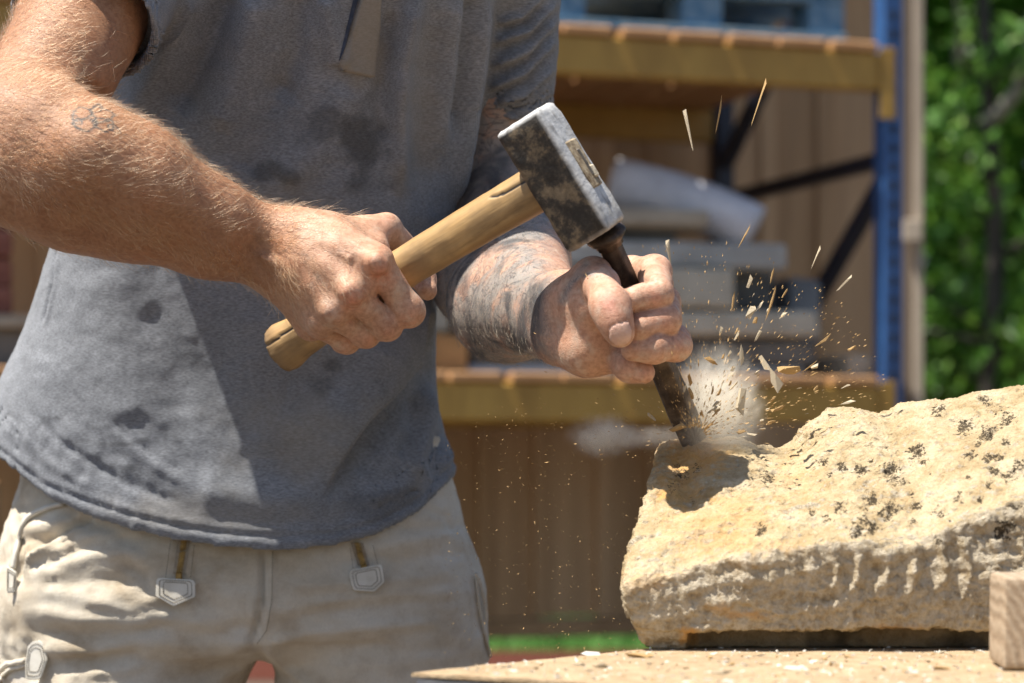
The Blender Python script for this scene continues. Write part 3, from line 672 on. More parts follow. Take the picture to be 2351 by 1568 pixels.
Vt = Vt + Nt * (.0030 * fbm(Vt * [1, 1, 1.7], 15, 3, 61) + .0010 * fbm(Vt * [1, 1, 1.8], 60, 3, 71) + .0026 * (.30 - np.abs(fbm(Vt * [.55, 1, 2.0] + .01 * fbm(Vt, 30, 2, 5)[:, None], 30, 2, 79))) * (.35 + 1.0 * sstep(560, 380, uv_of(Vt)[:, 0])) + .0012 * (uv_of(Vt)[:, 0] < 480) * fbm(Vt * [1, 1, 1.5], 36, 3, 77) * sstep(520, 380, uv_of(Vt)[:, 0]))[:, None]
def trouser_material():
    m = M('cream_canvas'); big = m.noise(9, 4, .6, m.co((1, 1, 1.6))); mid = m.noise(30, 4, .65); fine = m.noise(500, 2, .6)
    c = m.ramp(big, [(.30, (.50, .41, .29)), (.44, (.66, .59, .475)), (.60, (.75, .695, .59)), (.75, (.68, .64, .57))])
    c = m.mix(.40, c, m.ramp(mid, [(.30, (.58, .48, .37)), (.5, (1, 1, 1))]), 'MULTIPLY'); c = m.mix(.25, c, m.ramp(fine, [(.3, .6), (.7, 1.0)]), 'MULTIPLY')
    wa = m.node('TexWave', _wave_type='BANDS', _bands_direction='DIAGONAL', Scale=300.0, Distortion=.6); m.l.new(m.co((1.3, .2, 1)), wa.inputs['Vector'])
    return m.out(c, .9, m.bump(m.math('ADD', m.math('ADD', wa.outputs[1], fine), m.math('MULTIPLY', mid, 2.5)), .6, .0014), Sheen_Weight=.2, Specular_IOR_Level=.2)
CANVAS = trouser_material()
trousers = keep(add('work_trousers', new_mesh('work_trousers', Vt, Qt), CANVAS), person)
print('trousers', len(Vt), round(time.time() - T0, 1))
BOOT = simple('boot_leather', (.06, .04, .03), (.12, .08, .05), 20, .6)
for fx, fd in ((262, 2.44), (925, 2.46)):
    bs = Shape(); g = P(fx, 0, fd)[0]
    bs.cone([g, fd + .02, .045], [g + (-.02 if fx < 500 else .03), fd - .16, .040], .046, .040, .02).cone([g, fd + .02, .05], [g, fd + .02, .15], .05, .056, .03)
    bs.fn(lambda p: .004 - p[..., 2], .004, 'i')
    Vv, Qv = mesh_of(bs, [g - .12, fd - .26, -.01], [g + .12, fd + .12, .22], .007)
    keep(add('boot', new_mesh('boot', smooth(Vv, Qv, 1), Qv), BOOT), person)
CAP = simple('cap_cotton', (.05, .05, .06), (.09, .09, .10), 30, .9)
cp = Shape(); cp.ell(HEAD + [0, .018, .05], [.088, .108, .098], 0).fn(lambda p: (HEAD[2] + .045) - p[..., 2], .004, 'i')
cp.ell(HEAD + [0, -.10, .052], [.07, .06, .007], .012)
Vv, Qv = mesh_of(cp, HEAD - [.12, .22, .05], HEAD + [.12, .15, .18], .005); keep(add('cap', new_mesh('cap', smooth(Vv, Qv, 1), Qv), CAP), person)
# ================================================================== hammer and chisel
hd = np.array([.775, -.47, .428]); hd /= np.linalg.norm(hd)                    # along the handle, towards the head
ld = np.array([.516, .10, -.844]); ld -= hd * (ld @ hd); ld /= np.linalg.norm(ld)   # along the head, towards the striking face
md = np.cross(hd, ld)
HC = P(1290, 402, 1.988) + np.array([0, .012, 0])
def frame(o, x, y, z): return Matrix(((x[0], y[0], z[0], o[0]), (x[1], y[1], z[1], o[1]), (x[2], y[2], z[2], o[2]), (0, 0, 0, 1)))
def hammer_steel():
    m = M('worn_steel'); n = m.noise(55, 6, .7); n2 = m.noise(240, 4, .7, m.co((1, 1, .35))); n3 = m.noise(22, 4, .6)
    face = m.attr('bare', 'Fac')
    rust = m.ramp(n, [(.40, (.022, .020, .018)), (.50, (.055, .047, .038)), (.57, (.16, .125, .082)), (.68, (.27, .21, .135))])
    rust = m.mix(.6, rust, m.ramp(n2, [(.3, .45), (.65, 1.0)]), 'MULTIPLY')
    bare = m.ramp(n2, [(.25, (.34, .345, .35)), (.6, (.56, .565, .565))]); bare = m.mix(m.ramp(n3, [(.55, 0.0), (.7, .6)]), bare, (.30, .27, .22))
    c = m.mix(face, rust, bare)
    return m.out(c, m.math('ADD', .48, m.math('MULTIPLY', n2, .25)), m.bump(m.math('ADD', n, n2), .5, .0012), Metallic=m.math('MULTIPLY', face, .12))
hammer = empty('sledge_hammer', tuple(HC)); tag(hammer, 'short wooden-handled club hammer with worn steel head, gripped in the bare right hand', 'hammer')
L, W, H = .0575, .0222, .0225
bm = bmesh.new(); bmesh.ops.create_cube(bm, size=2)
for v in bm.verts: v.co = Vector((v.co.x * H, v.co.y * L, v.co.z * W))
bmesh.ops.bevel(bm, geom=[e for e in bm.edges], offset=.0048, segments=2, affect='EDGES', profile=.5)
bmesh.ops.subdivide_edges(bm, edges=[e for e in bm.edges if e.calc_length() > .01], cuts=14, use_grid_fill=True)
bmesh.ops.triangulate(bm, faces=bm.faces[:])
me = bpy.data.meshes.new('hammer_head'); bm.to_mesh(me); bm.free()
Vh = np.array([v.co for v in me.vertices]); nzh = fbm(Vh, 90, 4, 5)
# bare metal where the head is struck or rubbed: top cheek, both ends and the arrises
NH = np.array([me.vertices[i].normal for i in range(len(Vh))]); edge = np.maximum(sstep(.25, .7, NH[:, 0] + .25 * nzh), sstep(.25, .7, -NH[:, 1] + .25 * nzh)); edge = np.maximum(edge, .45 * sstep(.3, .8, NH[:, 1] + .5 * nzh))
bare = np.clip(edge * (1 - .55 * sstep(.15, .5, fbm(Vh, 130, 3, 6))), 0, 1); chip = sstep(.3, .6, fbm(Vh, 60, 3, 8)) * sstep(.7, 1.0, np.abs(Vh[:, 1]) / L)
rr = np.sqrt((Vh[:, 1] / 1.7) ** 2 + Vh[:, 2] ** 2)
Vh = Vh + (np.array([me.vertices[i].normal for i in range(len(Vh))]) * (.0009 * nzh - .0024 * chip + .0005 * facets(Vh, 160, 4))[:, None])
me.vertices.foreach_set('co', Vh.astype(np.float32).ravel())
at = me.attributes.new('bare', 'FLOAT', 'POINT'); at.data.foreach_set('value', bare.astype(np.float32))
me.polygons.foreach_set('use_smooth', np.full(len(me.polygons), True))
me.update(); hh = add('hammer_head', me, hammer_steel(), hammer)
def ash_material():
    m = M('ash_handle'); g = m.noise(30, 5, .6, m.co((.09, 1, 1)), .6); g2 = m.noise(210, 4, .6, m.co((.05, 1, 1))); dirt = m.noise(16, 4, .6)
    c = m.ramp(g, [(.3, (.30, .17, .062)), (.5, (.46, .29, .12)), (.7, (.56, .385, .185))]); c = m.mix(.55, c, m.ramp(g2, [(.3, .55), (.6, 1.0)]), 'MULTIPLY')
    c = m.mix(m.ramp(dirt, [(.40, 0.0), (.62, .75)]), c, (.215, .145, .075)); c = m.mix(m.ramp(m.noise(70, 4, .7, m.co((.15, 1, 1))), [(.55, 0.0), (.72, .6)]), c, (.11, .07, .035)); c = m.mix(m.attr('crack', 'Fac'), c, (.03, .02, .012)); c = m.mix(m.attr('butt', 'Fac'), c, (.20, .13, .065))
    return m.out(c, .52, m.bump(m.math('ADD', g2, g), .35, .0009))
ASH = ash_material()
n, seg = 130, 88; Vv = np.zeros((n, seg, 3)); ck = np.zeros((n, seg)); bt = np.zeros((n, seg))
for i in range(n):
    t = i / (n - 1); x = -.321 + t * (.321 + H - .002)                        # -.306 butt ... head
    ra_ = interp(t, [(0, .0212), (.025, .0222), (.07, .0196), (.2, .0178), (.45, .0176), (.7, .0185), (.86, .0196), (.925, .0188), (.935, .0150), (1, .0150)])
    rb_ = interp(t, [(0, .0165), (.03, .0175), (.07, .0160), (.2, .0148), (.45, .0146), (.7, .0150), (.86, .0156), (.925, .0150), (.935, .0095), (1, .0095)])
    bend = -.004 * math.sin(t * 3.0)
    for s in range(seg):
        a = 2 * math.pi * s / seg; Vv[i, s] = (x, bend + ra_ * math.cos(a), rb_ * math.sin(a))
        if .76 < t < .93: ck[i, s] = 1.0 if abs(a - (4.05 + .12 * math.sin(t * 33) + (t - .84) * 2.2)) < .075 else 0
        if t < .16: ck[i, s] = max(ck[i, s], 1.0 if abs(a - (4.2 + .05 * math.sin(t * 60))) < .075 else 0)
        bt[i, s] = max(0, 1 - t / .05)
flat = Vv.reshape(-1, 3); nz = fbm(flat * [.4, 1, 1], 160, 3, 3); ctr = np.zeros_like(flat); ctr[:, 0] = flat[:, 0]
rd = flat - ctr; rd /= np.linalg.norm(rd, axis=1)[:, None]; flat = flat + rd * (.0004 * nz - .0013 * ck.ravel() + .0012 * bt.ravel() * fbm(flat, 240, 2, 9))[:, None]
flat[:, 0] += bt.ravel() * .003 * fbm(flat, 90, 3, 12)
faces = [(i * seg + s, i * seg + (s + 1) % seg, (i + 1) * seg + (s + 1) % seg, (i + 1) * seg + s) for i in range(n - 1) for s in range(seg)]
faces += [tuple(range(seg))[::-1], tuple((n - 1) * seg + s for s in range(seg))]
me = bpy.data.meshes.new('handle'); me.from_pydata(flat.tolist(), [], faces); me.polygons.foreach_set('use_smooth', np.array([len(f) == 4 for f in faces]))
for nm, arr in (('crack', ck), ('butt', bt)):
    at = me.attributes.new(nm, 'FLOAT', 'POINT'); at.data.foreach_set('value', arr.ravel().astype(np.float32))
handle = add('handle', me, ASH, hammer)
# the end of the handle and its wedges showing in the eye of the head
ENDW = simple('end_grain', (.16, .11, .06), (.46, .38, .26), 160, .8, .6, .002)
for nm, lo, hi, mt in (('handle_end', (H - .003, -.022, -.0095), (H + .0022, .022, .0095), ENDW), ('wedge', (H - .002, -.013, -.0016), (H + .0036, .013, .0014), simple('wedge_steel', (.10, .09, .08), (.22, .19, .15), 120, .5, .4, .001, metallic=.5)),
                       ('wood_splinter', (H - .002, .004, .001), (H + .0045, .015, .0075), simple('splinter', (.42, .36, .26), (.62, .56, .44), 200, .9))):
    o = box(nm, lo, hi, mt, hammer, .0012, .0007, 4)
hammer.matrix_world = frame(HC, hd, ld, md)
# ---- chisel
c0, c1 = P(1389, 536, 2.02), P(1596, 1016, 2.135)
ca = c1 - c0; CLN = np.linalg.norm(ca); ca /= CLN; cu = np.cross(ca, [0, 1, 0]); cu /= np.linalg.norm(cu); cw = np.cross(ca, cu)
CHM = M('forged_iron'); n1 = CHM.noise(60, 5, .65); n2 = CHM.noise(300, 4, .6, CHM.co((1, 1, .3)))
cc_ = CHM.ramp(n1, [(.32, (.035, .024, .018)), (.5, (.085, .058, .040)), (.68, (.17, .125, .085))]); cc_ = CHM.mix(.5, cc_, CHM.ramp(n2, [(.35, .5), (.65, 1.0)]), 'MULTIPLY')
CHM = CHM.out(cc_, .5, CHM.bump(CHM.math('ADD', n1, n2), .45, .001), Metallic=.35)
chisel = empty('stone_chisel', tuple(c0)); tag(chisel, 'dark rusty iron chisel with mushroomed head, held upright on the stone edge', 'chisel')
def lathe8(name, rows, seg, mat, jit=0, seed=1, flat=None):
    Vv = []; rn = random.Random(seed)
    for z, r in rows:
        for s in range(seg):
            a = 2 * math.pi * (s + .5) / seg; k = 1 + rn.uniform(-jit, jit); f = 1.0 if flat is None else flat(z)
            Vv.append((r * k * math.cos(a), r * k * f * math.sin(a), z))
    Q = [(i * seg + s, (i + 1) * seg + s, (i + 1) * seg + (s + 1) % seg, i * seg + (s + 1) % seg) for i in range(len(rows) - 1) for s in range(seg)]
    Q += [tuple(range(seg)), tuple((len(rows) - 1) * seg + s for s in range(seg))[::-1]]
    me = bpy.data.meshes.new(name); me.from_pydata(Vv, [], Q); return add(name, me, mat, chisel)
sh = lathe8('shaft', [(.004 + (CLN - .004) * i / 40, interp(i / 40, [(0, .0104), (.25, .0112), (.55, .0122), (.85, .0138), (1, .0128)]) ) for i in range(41)], 8, CHM, .015, 3, lambda z: 1 if z < CLN * .7 else max(.32, 1 - (z - CLN * .7) / (CLN * .3) * .68))
bv = sh.modifiers.new('arris', 'BEVEL'); bv.width = .0015; bv.segments = 2; bv.limit_method = 'ANGLE'; bv.angle_limit = R(25)
hdm = lathe8('mushroomed_head', [(-.0035, .008), (-.003, .0145), (-.0005, .0178), (.0022, .0172), (.0055, .0150), (.008, .0122), (.012, .0118)], 26, CHM, .05, 6)
hdm.data.polygons.foreach_set('use_smooth', np.full(len(hdm.data.polygons), True))
chisel.matrix_world = frame(c0, cu, cw, ca)
# ================================================================== the stone on the bench
ZT = CZ - .153                                                                   # bench top
TOPV = [(1380, 1012), (1500, 1016), (1560, 1006), (1620, 1000), (1690, 1004), (1740, 1018), (1790, 1024), (1825, 1004), (1855, 968), (1900, 941), (1960, 932), (2000, 935), (2032, 941), (2060, 926), (2120, 915), (2200, 911), (2290, 896), (2351, 886), (2500, 872), (2700, 880)]
RIDV = [(1380, 1352), (1440, 1336), (1520, 1318), (1600, 1298), (1700, 1270), (1850, 1246), (1960, 1232), (2050, 1244), (2130, 1240), (2200, 1190), (2351, 1140), (2700, 1100)]
DB, DR_ = 2.15, 1.90
_tb = np.array([P(a, b, DB)[[0, 2]] for a, b in TOPV]); _rb = np.array([P(a, b, DR_)[[0, 2]] for a, b in RIDV])
def stonef(p):
    x, y, z = p[..., 0], p[..., 1], p[..., 2]
    t = np.clip((y - DR_) / (DB - DR_), -.2, 1.35)
    zb = np.interp(x, _tb[:, 0], _tb[:, 1]); zr = np.interp(x, _rb[:, 0], _rb[:, 1])
    ztop = np.where(t <= 1, zr + (zb - zr) * np.sign(t) * np.abs(t) ** .92, zb - (t - 1) * .10) + .006 * np.sin(np.clip(t, 0, 1) * 3.14)
    dt = (z - ztop) * .90
    zl = CZ - (1446 - HY) * 1.90 / F                                            # lower arris of the face
    yf = np.interp(z, [zl - .002, zl, zl + .02, zl + .05, zl + .085], [1.908, 1.908, 1.902, 1.899, 1.897])
    foot = 1.911 + (zl - z) * .9
    rec = np.where(x > .146, 1.937, np.where(x > .138, foot + (1.937 - foot) * (x - .138) / .008, foot))
    yf = np.where(z < zl - .0005, np.maximum(rec, 1.908), yf)
    df = yf - y
    xl = np.interp(y, [1.89, 1.935, 1.99, 2.05, 2.13, 2.2], [.087, .087, .101, .1143, .1264, .129]) + np.clip((.945 - z), 0, .1) * .10 + np.clip(zl + .008 - z, 0, .1) * .62
    dl = (xl - x) * .93
    d = dt
    for e, k in ((df, .009), (dl, .012)):
        h = np.maximum(k - np.abs(d - e), 0) / k; d = np.maximum(d, e) + h * h * k * .25
    return np.maximum(np.maximum(d, ZT + .001 - z), np.maximum(x - .46, y - 2.30))
def stone_disp(V, N):
    q = uv_of(V); up = N[:, 2]; front = sstep(.45, .85, -N[:, 1]) * (N[:, 2] < .62)
    out = .0036 * fbm(V, 22, 4, 101) + .0016 * fbm(V, 75, 4, 111, .6) + .0012 * fbm(V, 230, 3, 121, .7)
    out += .0020 * facets(V, 24, 301) + .0010 * facets(V, 62, 311) + .0008 * facets(V, 150, 321) + .0009 * fbm(V, 420, 2, 331)
    out += .0020 * (np.abs(fbm(V, 42, 4, 137, .55)) - .22) + .0012 * (np.abs(fbm(V, 130, 3, 139, .6)) - .2)
    pit = fbm(V, 48, 4, 131, .6); out -= .0022 * sstep(.18, .55, pit) * (1 - front * .3)
    # tooling: slanting bat marks on the lower face, deeper gouges under the ridge
    s = (q[:, 0] + .42 * q[:, 1]) / 19.0 + .9 * fbm(V, 22, 3, 141); tooth = (s - np.floor(s)); saw = np.abs(tooth - .35)
    low = front * (.35 + .65 * sstep(-.15, .25, fbm(V, 13, 2, 145))) * sstep(1315, 1345, q[:, 1]) * sstep(1452, 1436, q[:, 1])
    out += low * (.0026 * (saw - .3)) * (.5 + .9 * sstep(-.3, .3, fbm(V, 26, 2, 151)))
    s2 = (q[:, 0] - .25 * q[:, 1]) / 62.0 + 1.5 * fbm(V, 11, 3, 161); g = np.abs((s2 - np.floor(s2)) * 2 - 1)
    gz = sstep(1225, 1262, q[:, 1] + .0 * q[:, 0]) * sstep(1372, 1320, q[:, 1]) * sstep(1620, 1720, q[:, 0]) * sstep(.98, .4, up)
    out += gz * (-.0065 * (1 - g ** 2) * (.4 + .9 * sstep(-.2, .4, fbm(V, 18, 2, 163))) + .005)
    s3 = (q[:, 1] + .16 * q[:, 0]) / 46.0 + .6 * fbm(V, 14, 2, 171); out += front * .0016 * np.abs((s3 - np.floor(s3)) * 2 - 1)
    for x_, y_, r_, a_ in ((1562, 1075, 34, .007), (1585, 1130, 26, .006), (1610, 1030, 40, .005), (1545, 1040, 22, .004)): out -= a_ * np.exp(-(((q[:, 0] - x_) ** 2 + (q[:, 1] - y_) ** 2) / r_ ** 2)) * (1 + .8 * fbm(V, 90, 3, 205))
    return out
ss = Shape(); ss.fn(stonef)
Vk, Qk = mesh_of(ss, [.06, 1.84, ZT - .01], [.49, 2.34, 1.12], .0016)
Vk = smooth(Vk, Qk, 2, .5); Nk = normals(Vk, Qk)
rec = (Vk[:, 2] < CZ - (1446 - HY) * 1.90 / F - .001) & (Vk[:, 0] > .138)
Vk = Vk + Nk * (stone_disp(Vk, Nk) * np.where(rec, .25, 1.0))[:, None]
Vk[:, 2] = np.maximum(Vk[:, 2], ZT + .0006)
Nk = normals(Vk, Qk); q = uv_of(Vk); lich_shadow = np.zeros(len(Vk)); nz = fbm(Vk, 120, 4, 181, .65)
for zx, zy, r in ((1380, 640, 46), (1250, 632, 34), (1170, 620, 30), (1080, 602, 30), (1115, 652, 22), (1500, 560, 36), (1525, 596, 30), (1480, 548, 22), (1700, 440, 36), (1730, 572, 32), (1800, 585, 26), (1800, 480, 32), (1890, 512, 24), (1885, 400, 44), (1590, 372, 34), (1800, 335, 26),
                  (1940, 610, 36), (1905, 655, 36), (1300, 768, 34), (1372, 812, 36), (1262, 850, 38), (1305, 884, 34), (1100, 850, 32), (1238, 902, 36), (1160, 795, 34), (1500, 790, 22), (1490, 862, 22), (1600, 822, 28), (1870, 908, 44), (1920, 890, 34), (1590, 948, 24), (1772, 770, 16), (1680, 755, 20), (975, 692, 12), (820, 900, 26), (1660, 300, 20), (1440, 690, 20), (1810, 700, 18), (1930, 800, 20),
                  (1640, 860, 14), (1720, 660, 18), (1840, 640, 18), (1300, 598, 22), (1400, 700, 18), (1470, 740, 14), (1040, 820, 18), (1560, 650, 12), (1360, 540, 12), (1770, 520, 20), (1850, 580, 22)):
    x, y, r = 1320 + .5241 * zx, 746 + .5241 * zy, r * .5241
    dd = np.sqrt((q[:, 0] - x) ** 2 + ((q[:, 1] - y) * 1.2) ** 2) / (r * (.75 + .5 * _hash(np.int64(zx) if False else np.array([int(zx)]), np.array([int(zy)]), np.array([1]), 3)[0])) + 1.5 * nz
    lich_shadow = np.maximum(lich_shadow, (1 - sstep(.3, 1.9, dd)) * (Nk[:, 1] < .2))
Vk = Vk + Nk * (lich_shadow * (-.0008 + .0022 * fbm(Vk, 260, 2, 190)))[:, None]
for x_, y_, r_, a_ in ((1760, 1100, 22, .9), (1560, 1085, 24, .8), (1600, 1075, 16, .7), (1545, 1120, 16, .6), (1590, 1150, 12, .5)): lich_shadow = np.maximum(lich_shadow, a_ * (1 - sstep(.3, 1.5, np.sqrt((q[:, 0] - x_) ** 2 + (q[:, 1] - y_) ** 2) / r_ + 1.0 * nz)))  # first spot paints a flying chip's cast shadow, the others are brown lichen
fine = sstep(.28, .5, fbm(Vk, 150, 3, 195, .6)) * sstep(.0, .35, fbm(Vk, 24, 2, 196)) * .55; lich_shadow = np.maximum(lich_shadow, fine * (q[:, 0] > 1700) * (Nk[:, 2] > .3))
ochre = np.zeros(len(Vk))
for x, y, sx, sy, a in ((1582, 1462, 26, 26, 1.), (1720, 1412, 60, 12, .8), (1650, 1396, 40, 20, .5), (1590, 1050, 90, 60, .95), (1560, 1110, 60, 70, .9), (2050, 1440, 80, 8, .5), (1480, 1330, 80, 30, .35), (1650, 1200, 160, 90, .45), (1720, 1250, 160, 20, .4), (1830, 1100, 60, 60, .3)):
    ochre = np.maximum(ochre, a * (1 - sstep(.3, 1.2, np.sqrt(((q[:, 0] - x) / sx) ** 2 + ((q[:, 1] - y) / sy) ** 2) + .9 * nz)))
fresh = sstep(.35, .8, -Nk[:, 1]) * (Nk[:, 2] < .62) * ~rec
recess_shade = np.where(rec, .55 + .45 * sstep(-.1, .35, fbm(Vk, 30, 3, 199)), 0.0)  # shade of the recess under the overhang, put into the colour
def stone_material():
    m = M('sandstone'); a = m.noise(26, 5, .65); b = m.noise(110, 5, .7); g = m.noise(520, 3, .7)
    c = m.ramp(a, [(.30, (.34, .25, .135)), (.48, (.45, .36, .225)), (.66, (.53, .45, .32))])
    c = m.mix(m.math('MULTIPLY', m.attr('fresh', 'Fac'), .75), c, m.ramp(b, [(.3, (.36, .31, .23)), (.55, (.50, .455, .37)), (.75, (.60, .56, .49))]))
    c = m.mix(.6, c, m.ramp(b, [(.30, (.62, .53, .40)), (.5, (1, 1, 1))]), 'MULTIPLY'); c = m.mix(.45, c, m.ramp(g, [(.3, (.6, .52, .40)), (.55, (1, 1, 1))]), 'MULTIPLY')
    c = m.mix(m.math('MULTIPLY', m.attr('ochre', 'Fac'), .75), c, (.55, .30, .085))
    sp = m.noise(330, 4, .75); lk = m.math('ADD', m.math('MULTIPLY', m.attr('lichen_shadow', 'Fac'), .30), sp)
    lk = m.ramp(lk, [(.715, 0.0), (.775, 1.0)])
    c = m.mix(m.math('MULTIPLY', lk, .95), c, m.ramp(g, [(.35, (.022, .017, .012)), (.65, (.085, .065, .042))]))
    c = m.mix(m.math('MULTIPLY', m.attr('recess_shade', 'Fac'), .85), c, m.ramp(a, [(.4, (.020, .018, .015)), (.65, (.10, .085, .065))]))
    return m.out(c, .93, m.bump(m.math('ADD', m.math('ADD', b, m.math('MULTIPLY', g, .6)), a), 1.0, .003), Specular_IOR_Level=.15)
STONE = stone_material()
stone = add('stone_block', new_mesh('stone_block', Vk, Qk, True, None, {'lichen_shadow': lich_shadow, 'ochre': ochre, 'fresh': fresh, 'recess_shade': recess_shade}), STONE)
tag(stone, 'large rough pale yellow sandstone block with dark pits, lying on the bench under the chisel', 'stone')
print('stone', len(Vk), round(time.time() - T0, 1))

# ---- bench: a rag-covered board on a frame, one corner pointing at the camera's left
K = P(943, 1540, 1.733)[:2]; E1 = np.array([math.cos(R(50)), math.sin(R(50))]); E2 = np.array([math.cos(R(-33)), math.sin(R(-33))])
def bench_board(name, z0, z1, l1, l2, mat, inset=0.0, jit=.0, n1=40, n2=60, seed=0):
    Vv = []; idx = {}
    g1 = np.linspace(inset, l1 - inset, n1); g2 = np.linspace(inset, l2 - inset, n2); A, Bq = np.meshgrid(g1, g2, indexing='ij')
    xy = K[None, None] + A[..., None] * E1 + Bq[..., None] * E2
    top = np.concatenate([xy, np.full((n1, n2, 1), z1)], -1).reshape(-1, 3)
    e = np.minimum(np.minimum(A - g1[0], g1[-1] - A), np.minimum(Bq - g2[0], g2[-1] - Bq)).reshape(-1)
    if jit: top[:, 2] += jit * fbm(top, 40, 3, seed); top[:, :2] += (jit * 1.5 * (e < 1e-6) * fbm(top, 55, 3, seed + 5))[:, None]
    top[:, 2] -= .0012 * (e < 1e-6)
    bot = top.copy(); bot[:, 2] = z0; n = n1 * n2
    Q = [(i * n2 + j, (i + 1) * n2 + j, (i + 1) * n2 + j + 1, i * n2 + j + 1) for i in range(n1 - 1) for j in range(n2 - 1)]
    ring = [i * n2 for i in range(n1)] + [(n1 - 1) * n2 + j for j in range(1, n2)] + [i * n2 + n2 - 1 for i in range(n1 - 2, -1, -1)] + [j for j in range(n2 - 2, 0, -1)]
    Q += [(a, n + a, n + b, b)[::-1] for a, b in zip(ring, ring[1:] + ring[:1])]
    Vv = np.concatenate([top, bot]); Q += [tuple(n + r for r in ring)]
    me = bpy.data.meshes.new(name); me.from_pydata(Vv.tolist(), [], Q); me.update()
    bm = bmesh.new(); bm.from_mesh(me); bmesh.ops.recalc_face_normals(bm, faces=bm.faces[:]); bm.to_mesh(me); bm.free()
    return add(name, me, mat)
FELT = M('bench_felt'); f1 = FELT.noise(60, 5, .7); f2 = FELT.noise(420, 3, .7); f3 = FELT.noise(9, 3)
fc = FELT.ramp(f1, [(.3, (.36, .245, .135)), (.52, (.50, .37, .225)), (.72, (.60, .475, .32))]); fc = FELT.mix(.6, fc, FELT.ramp(f2, [(.32, .55), (.6, 1.0)]), 'MULTIPLY'); fc = FELT.mix(.4, fc, FELT.ramp(f3, [(.35, .65), (.65, 1.0)]), 'MULTIPLY')
FELT = FELT.out(fc, .95, FELT.bump(FELT.math('ADD', f1, f2), .8, .003))
PALEW = simple('pale_weathered_board', (.40, .40, .38), (.66, .65, .62), 40, .8, .4, .002, (1, 1, 3))
bench = empty('work_bench', (K[0] + .4, K[1] + .05, 0)); tag(bench, 'low work bench with dusty felt-covered board under the big stone', 'bench')
keep(bench_board('felt_cover', ZT - .0040, ZT, .78, 1.15, FELT, 0, .0009), bench)
keep(bench_board('board', ZT - .029, ZT - .0048, .78, 1.15, PALEW, .003, .0, 8, 8), bench)
FRAMEW = simple('bench_timber', (.30, .20, .11), (.42, .30, .18), 14, .8, .4, .003, (1, 1, .15))
for a, b in ((.08, .10), (.08, 1.04), (.70, .10), (.70, 1.04)):
    c = K + E1 * a + E2 * b; keep(box('leg', (c[0] - .035, c[1] - .035, 0), (c[0] + .035, c[1] + .035, ZT - .032), FRAMEW, None, .004), bench)
for b in (.10, 1.04):
    c = K + E1 * .39 + E2 * b; keep(box('rail', (c[0] - .33, c[1] - .02, ZT - .13), (c[0] + .33, c[1] + .02, ZT - .034), FRAMEW, None, .004, rot=(0, 0, R(50))), bench)
# ---- the offcut of timber in front of the stone
def endgrain_material():
    m = M('end_grain_block'); co = m.co((1, 1, 1)); mp = m.n.new('ShaderNodeMapping'); m.l.new(m.co(), mp.inputs[0]); mp.inputs['Location'].default_value = (.11, 0, .045)
    w = m.node('TexWave', _wave_type='RINGS', _rings_direction='Y', Scale=46.0, Distortion=3.2, Detail=3.0); w.inputs['Detail Scale'].default_value = 1.4; m.l.new(mp.outputs[0], w.inputs['Vector'])
    n = m.noise(200, 4, .6); c = m.ramp(w.outputs[1], [(.1, (.33, .245, .165)), (.5, (.38, .29, .20)), (.9, (.42, .33, .235))]); c = m.mix(.5, c, m.ramp(n, [(.3, .6), (.65, 1.0)]), 'MULTIPLY')
    return m.out(c, .8, m.bump(m.math('ADD', w.outputs[1], n), .35, .0015))
bx0 = P(2304, 0, 1.735)[0]
blk = box('timber_block', (bx0, 1.722, ZT + .001), (bx0 + .085, 1.80, ZT + .0675), endgrain_material(), None, .005, 0, 0, None, 3)
blk.rotation_euler = (0, R(.6), R(-4)); tag(blk, 'short offcut of pine timber with end grain showing, standing in front of the stone', 'wood block')
# ================================================================== the yard behind
GR = M('trodden_ground'); g1 = GR.noise(.9, 5); g2 = GR.noise(14, 5, .7)
gc = GR.ramp(g1, [(.35, (.075, .055, .04)), (.6, (.13, .10, .075))]); gc = GR.mix(.6, gc, GR.ramp(g2, [(.3, .5), (.7, 1.0)]), 'MULTIPLY')
GR = GR.out(gc, .95, GR.bump(g2, .6, .02))
def sheet(name, x0, x1, y0, y1, z, mat, nx=2, ny=2):
    xs, ys = np.linspace(x0, x1, nx), np.linspace(y0, y1, ny); Vv = [(x, y, z) for y in ys for x in xs]
    Q = [(j * nx + i, j * nx + i + 1, (j + 1) * nx + i + 1, (j + 1) * nx + i) for j in range(ny - 1) for i in range(nx - 1)]
    me = bpy.data.meshes.new(name); me.from_pydata(Vv, [], Q); return kind(add(name, me, mat), 'structure')
sheet('ground', -150, 150, -40, 260, 0, GR)
BRICKP = simple('red_gravel', (.075, .027, .021), (.115, .045, .034), 20, .9, .6, .01)
BRICKP.node_tree.nodes['Principled BSDF'].inputs['Specular IOR Level'].default_value = 0.0
sheet('path', -14, 14, 11.3, 13.1, .004, BRICKP)
LAWN = simple('lawn_green', (.035, .10, .02), (.07, .17, .035), 3, .9, .6, .02)
LAWN.node_tree.nodes['Principled BSDF'].inputs['Specular IOR Level'].default_value = 0.1
sheet('lawn', -30, 30, 13.1, 60, .008, LAWN)
rng = np.random.default_rng(5)
def blades(name, n, x0, x1, y0, y1, hgt, mat):
    x = rng.uniform(x0, x1, n); y = rng.uniform(y0, y1, n); h = hgt * rng.uniform(.5, 1.2, n); a = rng.uniform(0, 6.28, n); w = .006; b = rng.normal(0, .03, (n, 2))
    base = np.stack([x, y, np.full(n, .008)], 1); dx = np.stack([np.cos(a), np.sin(a), a * 0], 1) * w
    Vv = np.stack([base - dx, base + dx, base + np.stack([b[:, 0], b[:, 1], h], 1)], 1).reshape(-1, 3)
    return add(name, new_mesh(name, Vv, np.arange(3 * n).reshape(-1, 3), False), mat)
